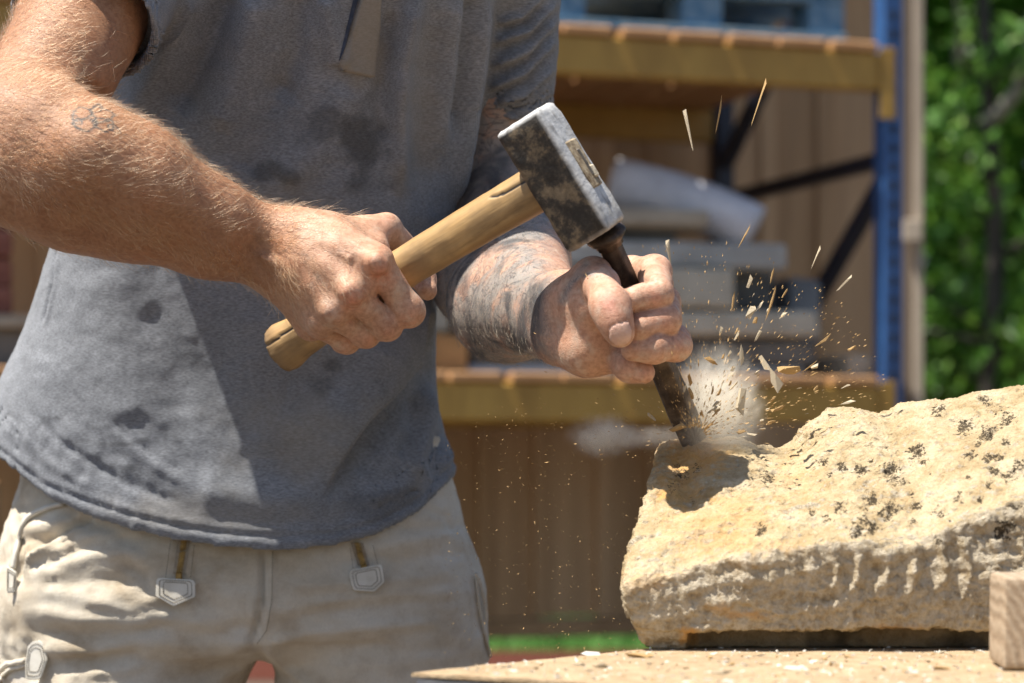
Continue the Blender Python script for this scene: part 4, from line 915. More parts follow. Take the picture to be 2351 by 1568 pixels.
BL = M('grass_blade'); BL = BL.out(BL.ramp(BL.noise(3, 3), [(.3, (.04, .13, .02)), (.7, (.10, .24, .04))]), .7)
kind(blades('grass', 26000, -2.5, 6.5, 13.1, 17.5, .09, BL), 'stuff', 'short green lawn grass growing beyond the shed')

# ---- pallet rack (local axes: u along the front to the left, w to the rear)
yaw = R(18.5); O = np.array([.9955, 6.4]); U = np.array([-math.cos(yaw), -math.sin(yaw)]); Wd = np.array([-math.sin(yaw), math.cos(yaw)])
def at(u, w, z): p = O + U * u + Wd * w; return (p[0], p[1], z)
rz = yaw
def rbox(name, u0, u1, w0, w1, z0, z1, mat, parent=None, bev=.003, tilt=(0, 0, 0), jit=0, seed=0):
    lu, lw, lz = (u1 - u0) / 2, (w1 - w0) / 2, (z1 - z0) / 2
    o = add(name, box_mesh(name, (-lu, -lw, -lz), (lu, lw, lz), bev, 1, jit, seed), mat)
    o.location = at((u0 + u1) / 2, (w0 + w1) / 2, (z0 + z1) / 2); o.rotation_euler = (tilt[0], tilt[1], rz + tilt[2])
    if parent is not None: keep(o, parent)
    return o
BLUE = simple('blue_enamel', (.025, .085, .24), (.04, .125, .33), 9, .45, .15, .001); NAVY = simple('dark_navy_steel', (.010, .014, .03), (.02, .026, .05), 9, .5, .15, .001)
BEAMY = simple('ochre_enamel', (.36, .20, .035), (.50, .30, .06), 7, .5, .2, .001, (1, 1, .3)); SLOT = simple('slot_shadow_steel', (.006, .008, .012), (.01, .012, .02), 9, .6)
DECKW = simple('raw_deck_wood', (.42, .215, .09), (.56, .32, .15), 16, .8, .4, .003, (3, .3, 1))
rack = empty('pallet_rack', at(1.35, .55, 0), rz); tag(rack, 'steel pallet rack with blue uprights and ochre beams in front of the shed wall', 'rack')
ZU0, ZU1, ZL0, ZL1 = CZ + .965, CZ + 1.065, CZ + .090, CZ + .188
RD = 1.1
for (u, w) in ((0, 0), (0, RD), (2.72, 0), (2.72, RD)):
    up = rbox('upright', u - .029, u + .029, w - .03, w + .03, 0.0, 3.1, BLUE if w == 0 else NAVY, rack, .004)
    if w == 0 and u == 0:
        for k in range(26):
            z = CZ - .1 + k * .05
            for du in (.0,):
                s = rbox('slot', u + du - .008, u + du + .008, -.0325, -.0295, z, z + .030, SLOT, None, .001); keep(s, up)
for z0, z1 in ((ZU0, ZU1), (ZL0, ZL1)):
    rbox('beam', .034, 2.686, -.032, .02, z0, z1, BEAMY, rack, .006); rbox('beam', .034, 2.686, RD - .02, RD + .032, z0, z1, BEAMY, rack, .006)
    for u in (.02, 2.70): rbox('beam_end_plate', u - .022, u + .022, -.040, -.0345, z0 - .075, z1 + .012, BEAMY, rack, .002)
    for k in range(18):
        u0 = .05 + k * .148; rbox('deck_board', u0, u0 + .132, -.045, RD + .04, z1 + .001, z1 + .024, DECKW, rack, .004, (0, R(random.Random(k).uniform(-.5, .5)), R(random.Random(k + 50).uniform(-.6, .6))))
def strut(name, a, b, t, mat, parent):
    a, b = Vector(a), Vector(b); v = b - a; o = add(name, box_mesh(name, (-t / 2, -t / 2, -v.length / 2), (t / 2, t / 2, v.length / 2), .003), mat)
    o.location = (a + b) / 2; o.rotation_euler = v.to_track_quat('Z', 'Y').to_euler(); return keep(o, parent)
for u in (0, 2.72):
    zz = [.25, .95, 1.62, 1.86, 2.55]
    strut('brace', at(u, .03, 1.84), at(u, RD - .03, 1.84), .04, NAVY, rack)
    for z0, z1 in ((.30, 1.00), (1.05, 1.78), (1.95, 2.70)): strut('brace', at(u, RD - .03, z0), at(u, .03, z1), .04, NAVY, rack)
    strut('brace', at(u, .03, .22), at(u, RD - .03, .22), .04, NAVY, rack)
# ---- blue pallet with its load on the top shelf
PBLUE = simple('worn_blue_paint', (.06, .17, .30), (.22, .34, .44), 22, .8, .3, .003, (1, 1, 1), 0, .35, .7)
def uv2u(vx):   # where the line of sight to column vx meets the rack's front
    k = (vx - 1175.5) / F; return (O[0] - k * O[1]) / (k * U[1] - U[0])
pal = empty('pallet', at(.55, .45, ZU1 + .024), rz); tag(pal, 'worn blue wooden pallet on the upper shelf of the rack', 'pallet')
u_r, u_l = uv2u(1940), uv2u(1268); zb = ZU1 + .026
for k, (a, b) in enumerate(((u_r, u_r + .10), ((u_r + u_l) / 2 - .06, (u_r + u_l) / 2 + .05), (u_l - .09, u_l))):
    for w0 in (.0, .45, .90): rbox('pallet_block', a, b, w0 + .002, w0 + .12, zb + .022, zb + .100, PBLUE, pal, .004)
    rbox('pallet_runner', a, b, 0, 1.02, zb, zb + .021, PBLUE, pal, .003)
for k in range(3): rbox('pallet_stringer', u_r, u_l, k * .45 + .001, k * .45 + .121, zb + .101, zb + .121, PBLUE, pal, .003)
for k in range(7): rbox('pallet_board', u_r - .005, u_l + .005, -.005 + k * .145, .105 + k * .145, zb + .122, zb + .143, PBLUE, pal, .003)
rbox('bottom_board', u_r, u_l, -.012, -.001, zb + .001, zb + .020, PBLUE, pal, .002)
bagm = simple('white_sack', (.55, .56, .58), (.72, .73, .74), 9, .7, .5, .004)
def lump(name, c, r, mat, seed, amp=.05, rot=0.0, e=2.6):
    s = Shape(); ca_, sa_ = math.cos(rot), math.sin(rot); c = np.asarray(c, float)
    def f(p):
        qd = p - c; x = (qd[..., 0] * ca_ + qd[..., 1] * sa_) / r[0]; y = (-qd[..., 0] * sa_ + qd[..., 1] * ca_) / r[1]; z = qd[..., 2] / r[2]
        k = (np.abs(x) ** e + np.abs(y) ** e + np.abs(z) ** e) ** (1 / e); return (k - 1) * min(r) * .9
    s.fn(f); R_ = max(r) * 1.15; Vv, Qv = mesh_of(s, c - R_, c + R_, max(r) / 16, 8); Nv = normals(Vv, Qv)
    Vv = Vv + Nv * (amp * min(r) * fbm(Vv, 1.6 / min(r), 3, seed))[:, None]
    return add(name, new_mesh(name, Vv - c, Qv), mat), c
sk, c = lump('sack', at(.50, .35, zb + .145 + .085), (.24, .30, .09), bagm, 3, .12, rz); sk.location = c; tag(sk, 'pale full sack lying on the blue pallet', 'sack')
# ---- stone slabs, timbers and a white roll on the lower shelf
SLABS = [simple('slab_grey', (.34, .33, .305), (.50, .485, .45), 9, .85, .5, .006), simple('slab_beige', (.42, .375, .295), (.58, .53, .43), 9, .85, .5, .006), simple('slab_dark', (.12, .115, .105), (.21, .205, .19), 9, .85, .5, .006), simple('slab_blue', (.16, .18, .20), (.26, .28, .30), 9, .85, .5, .006), simple('slab_white', (.42, .42, .42), (.58, .58, .57), 9, .85, .5, .006)]
ORW = simple('orange_timber', (.36, .19, .07), (.50, .29, .12), 12, .8, .4, .003, (.4, 1, 1)); GYW = simple('grey_timber', (.34, .29, .22), (.48, .42, .33), 12, .8, .4, .003, (.3, 1, 1))
def zrow(vy, u, w=0): p = O + U * u + Wd * w; return CZ - (vy - HY) * p[1] / F
def shelf_item(name, x0, x1, y0, y1, dep, mat, label, cat, w0=.03, group=None, seed=0):
    u1, u0 = uv2u(x0), uv2u(x1); um = (u0 + u1) / 2; o = rbox(name, u0, u1, w0, w0 + dep, zrow(y1, um, w0), zrow(y0, um, w0), mat, None, .008, (0, 0, R(random.Random(seed).uniform(-1.5, 1.5))), .006, seed)
    return tag(o, label, cat, group)
G = 'stone slabs stacked on the lower shelf'
fl = zrow(885, uv2u(1500))
for k, (x0, x1, y0, y1, dep, mi, w0, lab) in enumerate((
        (1250, 1832, 556, 612, .75, 0, .06, 'wide grey stone slab, topmost in the stack under the timber'),
        (1262, 1702, 616, 704, .70, 1, .04, 'thick pale beige stone block, second from top in the shelf stack'),
        (1700, 1846, 616, 710, .40, 2, .20, 'added dark block painting in the shaded gap beside the thick beige block on the shelf'),  # dark block put where only a shaded gap lies between the stones
        (1560, 1895, 714, 772, .70, 1, .03, 'beige stone slab sticking out to the right of the shelf stack'),
        (1085, 1556, 708, 772, .60, 3, .08, 'blue-grey stone slab behind the forearm in the shelf stack'),
        (1904, 1978, 640, 790, .45, 3, .25, 'upright blue-grey stone block near the blue rack upright'),
        (1090, 1892, 776, 834, .75, 2, .06, 'long dark stone slab low in the shelf stack'),
        (1092, 1420, 838, 884, .70, 4, .05, 'whitish stone slab at the bottom of the shelf stack, left piece'),
        (1426, 1880, 838, 884, .70, 0, .07, 'grey stone slab at the bottom of the shelf stack, right piece'))):
    shelf_item('stone_slab', x0, x1, y0, y1, dep, SLABS[mi], lab, 'stone slab', w0, G, k)
shelf_item('timber_plank', 1420, 1645, 474, 518, .14, GYW, 'light timber plank lying on top of the stone slabs', 'plank', .05, None, 31)
shelf_item('timber_plank', 1436, 1600, 520, 554, .5, SLABS[2], 'dark timber bearer between slab stack and light plank', 'plank', .12, None, 32)
shelf_item('timber_block', 1008, 1082, 768, 884, .3, ORW, 'orange timber block on the shelf beside the slab stack', 'wood block', .03, None, 33)
shelf_item('timber_block', 1962, 2012, 812, 884, .3, GYW, 'small pale timber block at the foot of the blue upright', 'wood block', .03, None, 34)
shelf_item('stone_slab', 960, 1060, 640, 764, .3, SLABS[1], 'pale stone piece on the orange timber block', 'stone slab', .10, G, 35)
# white roll, drooping over the slabs
um = uv2u(1640); p0 = np.array(at(uv2u(1505), .30, zrow(420, uv2u(1505), .3))); p1 = np.array(at(uv2u(1650), .20, zrow(460, um, .2))); p2 = np.array(at(uv2u(1775), .12, zrow(528, uv2u(1775), .12)))
ts = np.linspace(0, 1, 16)[:, None]; pts = (1 - ts) ** 2 * p0 + 2 * ts * (1 - ts) * (p1 + [0, 0, .012]) + ts ** 2 * p2
WR = simple('white_fleece', (.60, .60, .64), (.74, .74, .78), 8, .9, .6, .01)
rl = empty('fleece_roll', tuple(pts[8])); keep(tube('rolled_sheet', pts, .066, WR, None, 24), rl)
ax_ = (pts[0] - pts[1]) / np.linalg.norm(pts[0] - pts[1]); keep(tube('core', [pts[0] - ax_ * .01, pts[0] + ax_ * .006], .026, simple('cardboard_core', (.20, .12, .06), (.30, .19, .10), 20, .9), None, 16), rl)
tag(rl, 'bent white fleece roll lying over the stone slabs', 'roll')
# things at the far end of the shelf, left of the mason
RB = simple('red_brick', (.22, .075, .05), (.34, .14, .10), 14, .9, .5, .004)
bs = empty('brick_stack', at(uv2u(-20), .3, ZL1 + .025), rz); tag(bs, 'stack of dark red bricks at the far left of the shelf', 'brick stack')
for r in range(5):
    for c in range(3): rbox('brick', uv2u(36) + c * .112, uv2u(36) + c * .112 + .108, .05 + (r % 2) * .012, .27 + (r % 2) * .012, ZL1 + .15 + r * .068, ZL1 + .15 + r * .068 + .063, RB, bs, .005, (0, 0, 0), .002, r * 7 + c)
rbox('bearer_plank', uv2u(80), uv2u(80) + .42, .02, .34, ZL1 + .118, ZL1 + .148, GYW, bs, .003)
rbox('bearer_block', uv2u(80) + .02, uv2u(80) + .40, .06, .30, ZL1 + .026, ZL1 + .116, SLABS[2], bs, .004)
# ---- shed: boarded wall, battens, corner post, and an unseen roof added for shade
shed = empty('shed', at(1.0, 1.7, 0), rz); tag(shed, 'open wooden shed with brown vertical board wall behind the rack', 'shed')
BW = [simple('stained_board_%d' % k, c1, c2, 6, .8, .4, .003, (1, 1, .08)) for k, (c1, c2) in enumerate((((.45, .285, .15), (.60, .40, .225)), ((.38, .235, .12), (.53, .35, .19)), ((.50, .325, .175), (.66, .45, .26))))]
u = -.62; k = 0
while u < 5.2:
    w = .19 + .02 * math.sin(k * 2.7); zb0 = .556 + .004 * math.sin(k * 4.1)
    rbox('board', u, u + w - .008, RD + .19, RD + .212, zb0, 3.0, BW[k % 3], shed, .003, (0, 0, 0), .001, k)
    rbox('batten', u + w - .032, u + w + .022, RD + .172, RD + .188, zb0, 3.0, BW[(k + 1) % 3], shed, .002); u += w; k += 1
for z in (.66, 1.6, 2.85): rbox('rail', -.62, 5.2, RD + .214, RD + .27, z, z + .09, BW[1], shed, .003)
rbox('sill_beam', -.62, 5.2, RD + .16, RD + .30, .497, .55, BW[1], shed, .003)
for u in (-.55, 2.3, 5.1): rbox('post', u - .05, u + .05, RD + .30, RD + .40, 0, 3.02, BW[0], shed, .004)
PW = simple('grey_post', (.33, .27, .21), (.47, .40, .32), 10, .8, .4, .003, (1, 1, .1)); PW2 = simple('brown_post', (.13, .10, .075), (.20, .155, .12), 10, .8, .4, .003, (1, 1, .1))
cx, cy = (2103 - 1175.5) * 7.3 / F, 7.3
keep(box('corner_post', (cx - .014, cy - .05, 0), (cx + .014, cy + .05, 3.0), PW, None, .003), shed); keep(box('corner_post_cheek', (cx - .052, cy - .03, 0), (cx - .015, cy + .05, 3.0), PW2, None, .003), shed)
zc = CZ - (533 - HY) * 7.25 / F; keep(box('cleat', (cx - .05, cy - .09, zc - .03), (cx + .004, cy - .052, zc + .035), PW, None, .003), shed)
rf = rbox('added_roof', -.75, 5.4, .80, 2.1, 3.03, 3.09, BW[1], shed, .003, (R(4), 0, 0))  # unseen roof added above the view; its edge sets the light on the wall
# leaning board at the far left
lb = box('leaning_board', (P(6, 0, 3.2)[0] - .02, 3.2, 0), (P(6, 0, 3.2)[0] + .004, 3.24, 1.02), ORW, None, .003); lb.rotation_euler = (0, R(-1.6), 0)
tag(lb, 'narrow orange-brown board standing behind the mason at the picture edge', 'board')
print('yard', round(time.time() - T0, 1))

# ---- trees beyond
def leaf_material(name, c1, c2, c3):
    m = M(name); n = m.noise(2.2, 3); oi = m.attr('shade', 'Fac'); c = m.ramp(oi, [(0, c1), (.55, c2), (1, c3)])
    tr_ = m.n.new('ShaderNodeBsdfTranslucent'); m.put(tr_.inputs[0], m.mix(.5, c, (.16, .32, .03))); mx = m.n.new('ShaderNodeMixShader'); mx.inputs[0].default_value = .45
    m.out(c, .45); m.l.new(m.b.outputs[0], mx.inputs[1]); m.l.new(tr_.outputs[0], mx.inputs[2]); m.l.new(mx.outputs[0], m.n['Material Output'].inputs[0]); return m.m
LEAF = leaf_material('leaf_green', (.045, .12, .025), (.11, .27, .045), (.28, .48, .09)); BARK = simple('dark_bark', (.030, .026, .022), (.075, .065, .055), 12, .9, .6, .01, (1, 1, .3)); BARKP = simple('pale_bark', (.26, .24, .20), (.40, .37, .32), 12, .9, .5, .01, (1, 1, .3))
def tree(x, y, h, rad, n, seed, label, bark=BARK, tr=.07, lean=(0, 0), low=.15, leaf=.055, extra=()):
    rg = np.random.default_rng(seed); t = empty('tree', (x, y, 0)); tag(t, label, 'tree', 'trees beyond the shed')
    zs = np.linspace(0, h * .92, 12); pts = np.stack([x + lean[0] * zs + .05 * np.sin(zs * 1.7 + seed), y + lean[1] * zs + .05 * np.cos(zs * 1.3 + seed), zs], 1)
    tk = keep(tube('trunk', pts, np.linspace(tr, tr * .3, 12), bark, None, 9), t)
    tips = []
    for b in range(26):
        z = h * rg.uniform(low, .95); a = rg.uniform(0, 6.28); L = rad * rg.uniform(.45, 1.05) * (1.15 - .55 * abs(z / h - .5)); base = np.array([np.interp(z, zs, pts[:, 0]), np.interp(z, zs, pts[:, 1]), z])
        e = base + np.array([math.cos(a) * L, math.sin(a) * L, L * rg.uniform(.05, .55)]); mid = (base + e) / 2 + [0, 0, .08 * L]
        keep(tube('limb', [base, mid, e], [tr * .30, tr * .2, tr * .07], bark, None, 5), t)
        for s in np.linspace(.25, 1.0, 6): tips.append(base * (1 - s) ** 2 + 2 * s * (1 - s) * mid + s * s * e)
    tips = np.array(tips); c = tips[rg.integers(0, len(tips), n)] + rg.normal(0, 1, (n, 3)) * [.11, .11, .09]
    a = rg.normal(0, 1, (n, 3)); a /= np.linalg.norm(a, axis=1)[:, None]; b = np.cross(a, rg.normal(0, 1, (n, 3)) + [0, 0, .8]); b /= np.linalg.norm(b, axis=1)[:, None]
    s = leaf * rg.uniform(.6, 1.3, n)[:, None]; nn = np.cross(a, b) * s * .18
    Vv = np.stack([c - a * s, c + b * s * .55 + nn, c + a * s, c - b * s * .55 + nn], 1).reshape(-1, 3); sh_ = np.repeat(np.clip(.5 + .25 * rg.normal(size=n) + .25 * fbm(c, 2.2, 2, seed), 0, 1), 4)
    keep(add('crown', new_mesh('crown', Vv, np.arange(4 * n).reshape(-1, 4), False, None, {'shade': sh_}), LEAF), t)
    for e in extra: keep(tube('limb', *e, None, 8), t)
    return t
X = lambda vx, d: (vx - 1175.5) * d / F
d = 11.0; z_ = lambda vy, d: CZ - (vy - HY) * d / F
pale = ([(X(2262, d), d, z_(285, d)), (X(2290, d), d - .05, z_(262, d)), (X(2325, d), d - .1, z_(215, d)), (X(2351, d), d - .1, z_(160, d)), (X(2362, d), d - .12, z_(40, d))], [.034, .034, .032, .03, .026], BARKP)
tree(X(2258, d), d, 4.6, 1.1, 5200, 11, 'dark-trunked tree with a pale curved limb, nearest beyond the shed post', BARK, .062, (.006, 0), .25, .05, (pale,))
tree(X(2224, 12.2), 12.2, 4.2, 1.2, 6500, 12, 'tree with pale lower trunk behind the dark-trunked tree', BARKP, .05, (-.004, 0), .2)
tree(X(2140, 12.8), 12.8, 5.2, 1.4, 8000, 13, 'bushy bright green tree right beside the shed post', BARK, .07, (.02, 0), .1)
tree(X(2420, 12.5), 12.5, 5.0, 1.5, 8000, 14, 'leafy tree at the right edge of the picture', BARK, .08, (-.02, 0), .1)
tree(X(2300, 14.5), 14.5, 6.0, 1.8, 9000, 15, 'deep green tree filling the gap behind the others', BARK, .09, (0, 0), .06)
tree(X(2060, 15.5), 15.5, 6.0, 1.9, 7000, 16, 'green tree half hidden behind the shed wall', BARK, .09, (0, 0), .06)
tree(X(2520, 15.0), 15.0, 6.5, 2.0, 7000, 17, 'tall green tree just inside the right picture edge', BARK, .09, (-.03, 0), .06)
def wood_mass():
    n = 30000; rg = np.random.default_rng(9); c = np.stack([rg.uniform(-14, 16, n), 18.5 + rg.normal(0, .9, n), rg.uniform(0, 1, n) ** .8 * 6.5], 1); s = .12 * rg.uniform(.6, 1.4, n)[:, None]
    a = rg.normal(0, 1, (n, 3)); a /= np.linalg.norm(a, axis=1)[:, None]; b = np.cross(a, rg.normal(0, 1, (n, 3))); b /= np.linalg.norm(b, axis=1)[:, None]
    Vv = np.stack([c - a * s, c + b * s * .6, c + a * s, c - b * s * .6], 1).reshape(-1, 3)
    return add('woodland', new_mesh('woodland', Vv, np.arange(4 * n).reshape(-1, 4), False, None, {'shade': np.repeat(np.clip(.35 + .3 * fbm(c, 1.2, 3, 4), 0, 1), 4)}), LEAF)
kind(wood_mass(), 'stuff', 'mass of dark green woodland far behind the yard')
print('trees', round(time.time() - T0, 1))
# ================================================================== trims on the clothes
def bvh(V, Q): return BVHTree.FromPolygons(V.tolist(), Q.tolist())
BT, BS = bvh(Vt, Qt), bvh(Vs, Qs); CAMP = Vector((0, 0, CZ))
def hit(tree_, vx, vy):
    d = Vector(P(vx, vy, 1.0)) - CAMP; l, n, i, dd = tree_.ray_cast(CAMP, d.normalized())
    if l is None: return Vector(P(vx, vy, 2.35)), Vector((0, -1, 0))
    return l, (n if n.y < 0 else -n)
LEA = M('cream_leather'); ln = LEA.noise(160, 4, .6); LEA = LEA.out(LEA.ramp(LEA.noise(40, 4), [(.3, (.50, .47, .40)), (.65, (.66, .64, .58))]), .55, LEA.bump(ln, .4, .0008))
THR = simple('brown_thread', (.13, .10, .06), (.20, .16, .10), 200, .9)
BRASS = simple('zip_brass', (.20, .12, .035), (.42, .27, .09), 300, .4, .2, .001, metallic=.6); TAPE = simple('zip_tape', (.30, .25, .19), (.42, .36, .28), 200, .9)
def sew(name, pts, tree_, mat, parent, ln_=2.6, gap=2.2, w=.9, lift=.0012):
    "a row of stitches along a line on the cloth or leather, as one mesh"
    Vv, Qv = [], []; L = [np.linalg.norm(np.subtract(b, a)) for a, b in zip(pts, pts[1:])]; tot = sum(L); s = 0.0
    def pt(s):
        for (a, b), l in zip(zip(pts, pts[1:]), L):
            if s <= l: return np.asarray(a) + (np.subtract(b, a)) * s / l
            s -= l
        return np.asarray(pts[-1], float)
    while s < tot - ln_:
        a, b = pt(s), pt(s + ln_); pa = tree_(a[0], a[1]); pb = tree_(b[0], b[1]); t = (pb[0] - pa[0]).normalized(); n = pa[1]; sd = t.cross(n) * (w * 2.3 / F)
        i = len(Vv)
        for q_ in (pa[0] - sd, pa[0] + sd, pb[0] + sd, pb[0] - sd): Vv.append(q_ + n * .0001)
        for q_ in (pa[0] - sd * .5, pa[0] + sd * .5, pb[0] + sd * .5, pb[0] - sd * .5): Vv.append(q_ + n * lift)
        Qv += [(i + 4, i + 5, i + 6, i + 7), (i, i + 1, i + 5, i + 4), (i + 1, i + 2, i + 6, i + 5), (i + 2, i + 3, i + 7, i + 6), (i + 3, i, i + 4, i + 7)]; s += ln_ + gap
    me = bpy.data.meshes.new(name); me.from_pydata([tuple(v) for v in Vv], [], Qv); o = kind(add(name, me, mat), 'stuff'); del o['kind']; return keep(o, parent)
def leather_tag(poly, lift=.004, name='leather_tag'):
    hs = [hit(BT, *p) for p in poly]; c = sum((h[0] for h in hs), Vector()) / len(hs); n = sum((h[1] for h in hs), Vector()).normalized(); n = (n + Vector((0, -.8, .1))).normalized(); c = c + n * (lift + .002)
    def on(vx, vy):
        d = (Vector(P(vx, vy, 1.0)) - CAMP).normalized(); return CAMP + d * ((c - CAMP).dot(n) / d.dot(n)), n
    bm = bmesh.new(); vs_ = [bm.verts.new(on(*p)[0]) for p in poly]; f = bm.faces.new(vs_)
    r = bmesh.ops.extrude_face_region(bm, geom=[f]); tv = [v for v in r['geom'] if isinstance(v, bmesh.types.BMVert)]
    for v in tv: v.co += n * .0024
    bmesh.ops.recalc_face_normals(bm, faces=bm.faces[:]); bmesh.ops.bevel(bm, geom=bm.edges[:], offset=.0006, segments=2, affect='EDGES')
    me = bpy.data.meshes.new(name); bm.to_mesh(me); bm.free()
    o = keep(add(name, me, LEA), trousers)
    cc = np.mean(poly, 0)
    for k in (.82, .62): sew('stitching', [tuple(cc + (np.array(p) - cc) * k) for p in poly + poly[:1]], lambda x, y: (on(x, y)[0] + n * .0024, n), THR, o, 2.8, 2.2, 1.0, .0007)
    return o
leather_tag([(359, 1331), (365, 1327), (442, 1331), (449, 1337), (449, 1371), (399, 1392), (358, 1369)])
leather_tag([(801, 1316), (806, 1309), (870, 1296), (877, 1299), (883, 1337), (859, 1359), (813, 1356), (807, 1345)])
leather_tag([(66, 1485), (76, 1473), (90, 1470), (103, 1477), (111, 1514), (96, 1557), (82, 1561), (61, 1558), (60, 1523)])
leather_tag([(19, 1300), (40, 1314), (37, 1360), (18, 1362)])
def zipper(p0, p1):
    zt = []
    for s, (du, nm) in enumerate(((-9, 'l'), (9, 'r'))):
        q = []
        for t in np.linspace(0, 1, 6):
            for e in (-5, 5): l, n = hit(BT, p0[0] + (p1[0] - p0[0]) * t + du + e, p0[1] + (p1[1] - p0[1]) * t); q.append(l + n * .0012)
        me = bpy.data.meshes.new('zip_tape'); me.from_pydata([tuple(v) for v in q], [], [(2 * i, 2 * i + 1, 2 * i + 3, 2 * i + 2) for i in range(5)]); o = keep(add('zip_tape', me, TAPE), trousers)
    n_ = int(np.hypot(*np.subtract(p1, p0)) / 3.1); Vv, Qv = [], []
    for i in range(n_ * 2):
        t = i / (n_ * 2); x = p0[0] + (p1[0] - p0[0]) * t + (2.6 if i % 2 else -2.6); y = p0[1] + (p1[1] - p0[1]) * t; l, n = hit(BT, x, y); l = l + n * .0016; k = len(Vv)
        for dx in (-4.2, 4.2):
            for dy in (-1.0, 1.0):
                for dn in (0, .0014): Vv.append(l + Vector((dx * 2.35 / F, 0, dy * 2.35 / F)) + n * dn)
        Qv += [tuple(k + v for v in f) for f in ((0, 1, 3, 2), (4, 6, 7, 5), (0, 4, 5, 1), (2, 3, 7, 6), (1, 5, 7, 3), (0, 2, 6, 4))]
    me = bpy.data.meshes.new('zip_teeth'); me.from_pydata([tuple(v) for v in Vv], [], Qv); keep(add('zip_teeth', me, BRASS), trousers)
    l, n = hit(BT, p1[0], p1[1] + 6); o = box('zip_slider', (-.003, -.0016, -.004), (.003, .0016, .004), BRASS, None, .001); o.location = l + n * .003; keep(o, trousers)
zipper((424, 1236), (411, 1318)); zipper((819, 1246), (834, 1300))
def piping(name, pts, rpx, mat, lift=.002, n=26):
    t = np.linspace(0, 1, n); pts = np.asarray(pts, float); s = np.linspace(0, 1, len(pts)); x, y = np.interp(t, s, pts[:, 0]), np.interp(t, s, pts[:, 1])
    w3 = [(lambda h: h[0] + h[1] * lift)(hit(BT, a, b)) for a, b in zip(x, y)]; w3 = np.array([tuple(v) for v in w3])
    for _ in range(3): w3[1:-1] = (w3[:-2] + w3[1:-1] * 2 + w3[2:]) / 4
    return keep(tube(name, w3, rpx * 2.35 / F, mat, None, 8), trousers)
piping('pocket_piping', [(150, 1157), (116, 1164), (79, 1179), (61, 1194), (50, 1219), (43, 1249), (37, 1280), (33, 1306)], 6.5, LEA)
piping('pocket_strap', [(2, 1543), (30, 1522), (64, 1512)], 7, CANVAS, .004); piping('pocket_strap', [(0, 1562), (28, 1538), (64, 1526)], 5, CANVAS, .003)
piping('side_seam', [(1090, 1330), (1096, 1390), (1108, 1450), (1122, 1510)], 4, CANVAS, .002); piping('pocket_edge', [(1085, 1318), (1096, 1345), (1106, 1392), (1108, 1424)], 5, CANVAS, .004)
sew('stitching', [(626, 1266), (624, 1380), (612, 1448), (590, 1478)], lambda x, y: hit(BT, x, y), THR, trousers, 3.5, 2.5, .7, .0006)
for a in ([(392, 1242), (380, 1326)], [(446, 1252), (437, 1328)], [(804, 1258), (811, 1308)], [(856, 1252), (868, 1300)]): sew('stitching', a, lambda x, y: hit(BT, x, y), THR, trousers, 3.2, 2.2, .6, .0005)
# ---- placket of the polo shirt
def patch(name, c4, nu, nv, lift, mat, edge=.0012):
    c4 = np.array(c4, float); Vv = []
    for j in range(nv):
        for i in range(nu):
            u, v = i / (nu - 1), j / (nv - 1); p = (c4[0] * (1 - u) + c4[1] * u) * (1 - v) + (c4[3] * (1 - u) + c4[2] * u) * v; l, n = hit(BS, *p); rim = i in (0, nu - 1) or j in (0, nv - 1)
            Vv.append(tuple(l + n * (-.001 if rim else lift)))
    me = bpy.data.meshes.new(name); me.from_pydata(Vv, [], [(j * nu + i, j * nu + i + 1, (j + 1) * nu + i + 1, (j + 1) * nu + i) for j in range(nv - 1) for i in range(nu - 1)])
    me.polygons.foreach_set('use_smooth', np.full(len(me.polygons), True))
    at_ = me.attributes.new('dust', 'FLOAT', 'POINT'); at_.data.foreach_set('value', np.full(len(Vv), .8, np.float32)); return keep(add(name, me, mat), shirt)
patch('placket', [(846, -60), (880, -60), (857, 181), (773, 161)], 16, 40, .0052, PIQUE)
patch('under_placket', [(824, -60), (842, -60), (790, 110), (775, 150)], 8, 30, .0015, simple('navy_lining', (.03, .045, .08), (.06, .08, .13), 200, .9))
sew('stitching', [(779, 133), (858, 155)], lambda x, y: (hit(BS, x, y)[0] + hit(BS, x, y)[1] * .003, hit(BS, x, y)[1]), simple('grey_thread', (.10, .105, .12), (.15, .155, .17), 100, .9), shirt, 3, 2, .6, .0005)
print('details', round(time.time() - T0, 1))

# ================================================================== chips, crumbs and dust
rng = np.random.default_rng(77)
def chip_mesh(name, seed, elong=1.0):
    rg = np.random.default_rng(seed); bm = bmesh.new()
    for _ in range(11):
        v = rg.uniform(-1, 1, 3); t_ = .55 + .45 * v[0] * (1 if elong > 2 else rg.uniform(-.4, .8)); bm.verts.new((v[0] * .5 * elong, v[1] * .5 * t_ + .10 * v[0] ** 2, v[2] * (.20 if elong > 2 else .42) * t_))
    r = bmesh.ops.convex_hull(bm, input=bm.verts[:]); bmesh.ops.delete(bm, geom=list({g for g in r['geom_interior'] + r['geom_unused'] if isinstance(g, bmesh.types.BMVert)}), context='VERTS')
    me = bpy.data.meshes.new(name); bm.to_mesh(me); bm.free(); return me
CHIPM = [simple('fresh_chip_cream', (.48, .39, .25), (.66, .58, .44), 90, .9, .5, .002), simple('fresh_chip_ochre', (.42, .26, .10), (.55, .37, .17), 90, .9, .5, .002), simple('fresh_chip_white', (.62, .60, .54), (.76, .74, .68), 90, .9, .5, .002)]
CM = []
for k in range(9):
    for e in (1.35, 3.6):
        me = chip_mesh('stone_chip', 200 + k, e); me.materials.append(CHIPM[k % 3]); CM.append(me)
round_ = CM[0::2]; long_ = CM[1::2]
tip = P(1596, 1012, 2.13)
